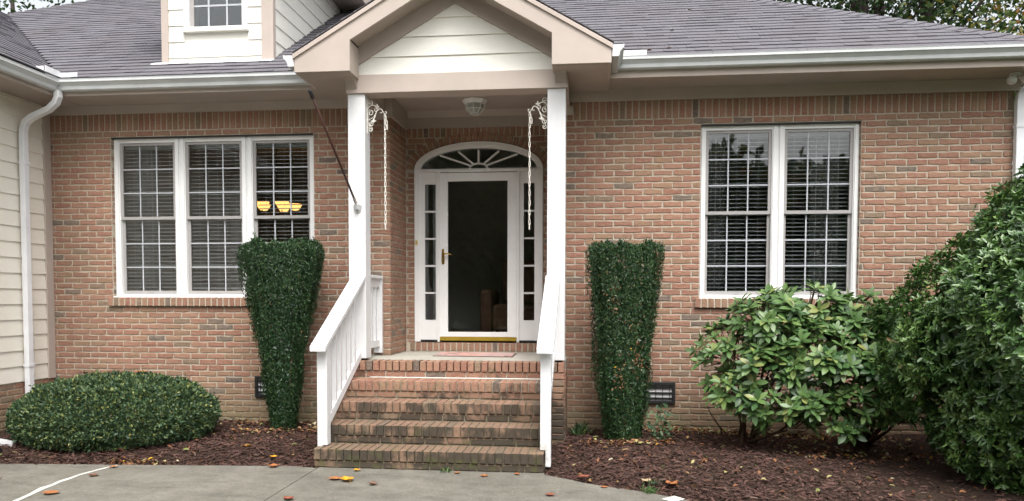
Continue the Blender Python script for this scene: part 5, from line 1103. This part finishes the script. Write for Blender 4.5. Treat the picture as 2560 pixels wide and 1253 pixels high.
# ================================================================== TREES
def tree(name, label, x, y, h, cr, trunk_r, mat, n, cz=None, gaps=.35, limbs=7, leaf=(.14, .26), group=None, lo=.28):
    root = empty(name, (x, y, -.09), label, 'tree', group); cz = cz or h*.62; bend = random.uniform(-.5, .5)
    MB().tube([(x, y, -.2), (x+.1*bend, y, h*.25), (x+.5*bend, y+.2, h*.55), (x+.3*bend, y, h*.9)], [trunk_r*1.25, trunk_r, trunk_r*.7, trunk_r*.15], 9).build('trunk', 'bark', root, smooth=True)
    C_ = []
    for i in range(limbs):
        a = 2*math.pi*i/limbs+random.uniform(-.4, .4); z0 = h*random.uniform(lo, max(.7, lo+.2)); L_ = cr*random.uniform(.6, 1.0); e = (x+.3*bend+L_*math.cos(a), y+L_*math.sin(a)*.9, min(h*.95, z0+h*random.uniform(.08, .3)))
        MB().tube([(x+.3*bend, y, z0), (x+.3*bend+L_*.5*math.cos(a), y+L_*.45*math.sin(a), (z0+e[2])/2+random.uniform(-.3, .2)), e], [trunk_r*.26, trunk_r*.16, trunk_r*.05], 6).build('limb', 'bark', root)
        C_.append(e)
        for _ in range(3):
            t = random.uniform(.35, 1.1); C_.append((x+L_*t*math.cos(a)+random.uniform(-1, 1)*cr*.25, y+L_*t*math.sin(a)+random.uniform(-1, 1)*cr*.25, z0+(e[2]-z0)*t+random.uniform(-.1, .16)*h))
    C_ = np.array(C_); k_ = RNG.integers(0, len(C_), n); P = C_[k_]+RNG.normal(0, 1, (n, 3))*np.array([cr*.21, cr*.21, h*.055])*(1+gaps*RNG.normal(0, .3, (n, 1)))
    D = RNG.normal(size=(n, 3))+np.array([0, 0, -.4]); V, F, per = leaves(P, D, RNG.normal(size=(n, 3))+np.array([0, 0, .8]), RNG.uniform(*leaf, n), RNG.uniform(leaf[0]*.55, leaf[1]*.6, n), .2, .1)
    tone = RNG.random(len(C_)); fastmesh('crown', V, F, mat, np.repeat(np.clip(tone[k_]*.55+RNG.random(n)*.45, 0, .999), per), root, 'stuff')
G = 'trees behind the house'
tree('oak_tree', 'tall tree with a dark leaning trunk nearest the roof hip', 7.7, 15.0, 17.5, 4.6, .27, 'tree_leaf', 6000, None, .35, 9, (.13, .24), G, .42)
tree('oak_tree', 'tall tree with the middle one of the three dark trunks', 8.75, 16.0, 18.5, 4.4, .23, 'tree_leaf', 5400, None, .35, 9, (.13, .24), G, .42)
tree('oak_tree', 'tall tree with the straight rightmost dark trunk behind the roof', 9.85, 15.5, 18.0, 4.6, .26, 'tree_leaf', 5600, None, .35, 9, (.13, .24), G, .42)
tree('maple_tree', 'yellowing green tree at the upper right corner', 11.9, 12.0, 11.0, 3.6, .24, 'tree_leaf_autumn', 9500, None, .35, 10, (.10, .19), G)
tree('oak_tree', 'dark green tree beyond the right corner of the house', 8.2, 6.5, 6.6, 2.2, .16, 'tree_leaf', 8000, None, .35, 9, (.09, .15), G)
tree('oak_tree', 'green tree rising behind the middle of the right roof', 4.6, 19.5, 15.0, 4.2, .3, 'tree_leaf', 5000, None, .35, 9, (.14, .26), G, .4)
tree('oak_tree', 'green tree over the upper left corner of the roof', -22.0, 19.0, 15.0, 4.6, .3, 'tree_leaf', 9000, None, .35, 8, (.15, .26), G)
tree('oak_tree', 'tree just showing above the left end of the roof', -15.4, 17.5, 12.4, 3.4, .3, 'tree_leaf', 5000, None, .35, 8, (.13, .22), G)
# the wood across the street behind the camera, seen only as reflections in the glass
n = 40000; wx = RNG.uniform(-34, 24, n); hgt = np.interp(wx, [-34, 1, 5, 24], [12.5, 12.0, 7.6, 7.4])+.25*np.sin(wx*.45)+.25*np.sin(wx*1.1+2)+.2*np.sin(wx*2.3); wz = hgt*RNG.random(n)**.8; wy = -27+RNG.normal(0, 1.6, n)
big = np.arange(n) < 9000; wy = np.where(big, -28.5, wy); wz = np.where(big, wz*.88, wz)
P = np.stack([wx, wy, wz], 1); V, F, per = leaves(P, RNG.normal(size=(n, 3)), RNG.normal(size=(n, 3))+np.array([0, 1.2, .5]), np.where(big, 1.7, RNG.uniform(.35, .8, n)), np.where(big, 1.4, RNG.uniform(.3, .6, n)))
o = fastmesh('wood', V, F, 'tree_leaf_autumn', np.repeat(RNG.random(n)*.9, per), None, 'stuff'); tag(o, 'wood across the street, seen only as dark reflections in the glass', 'wood')
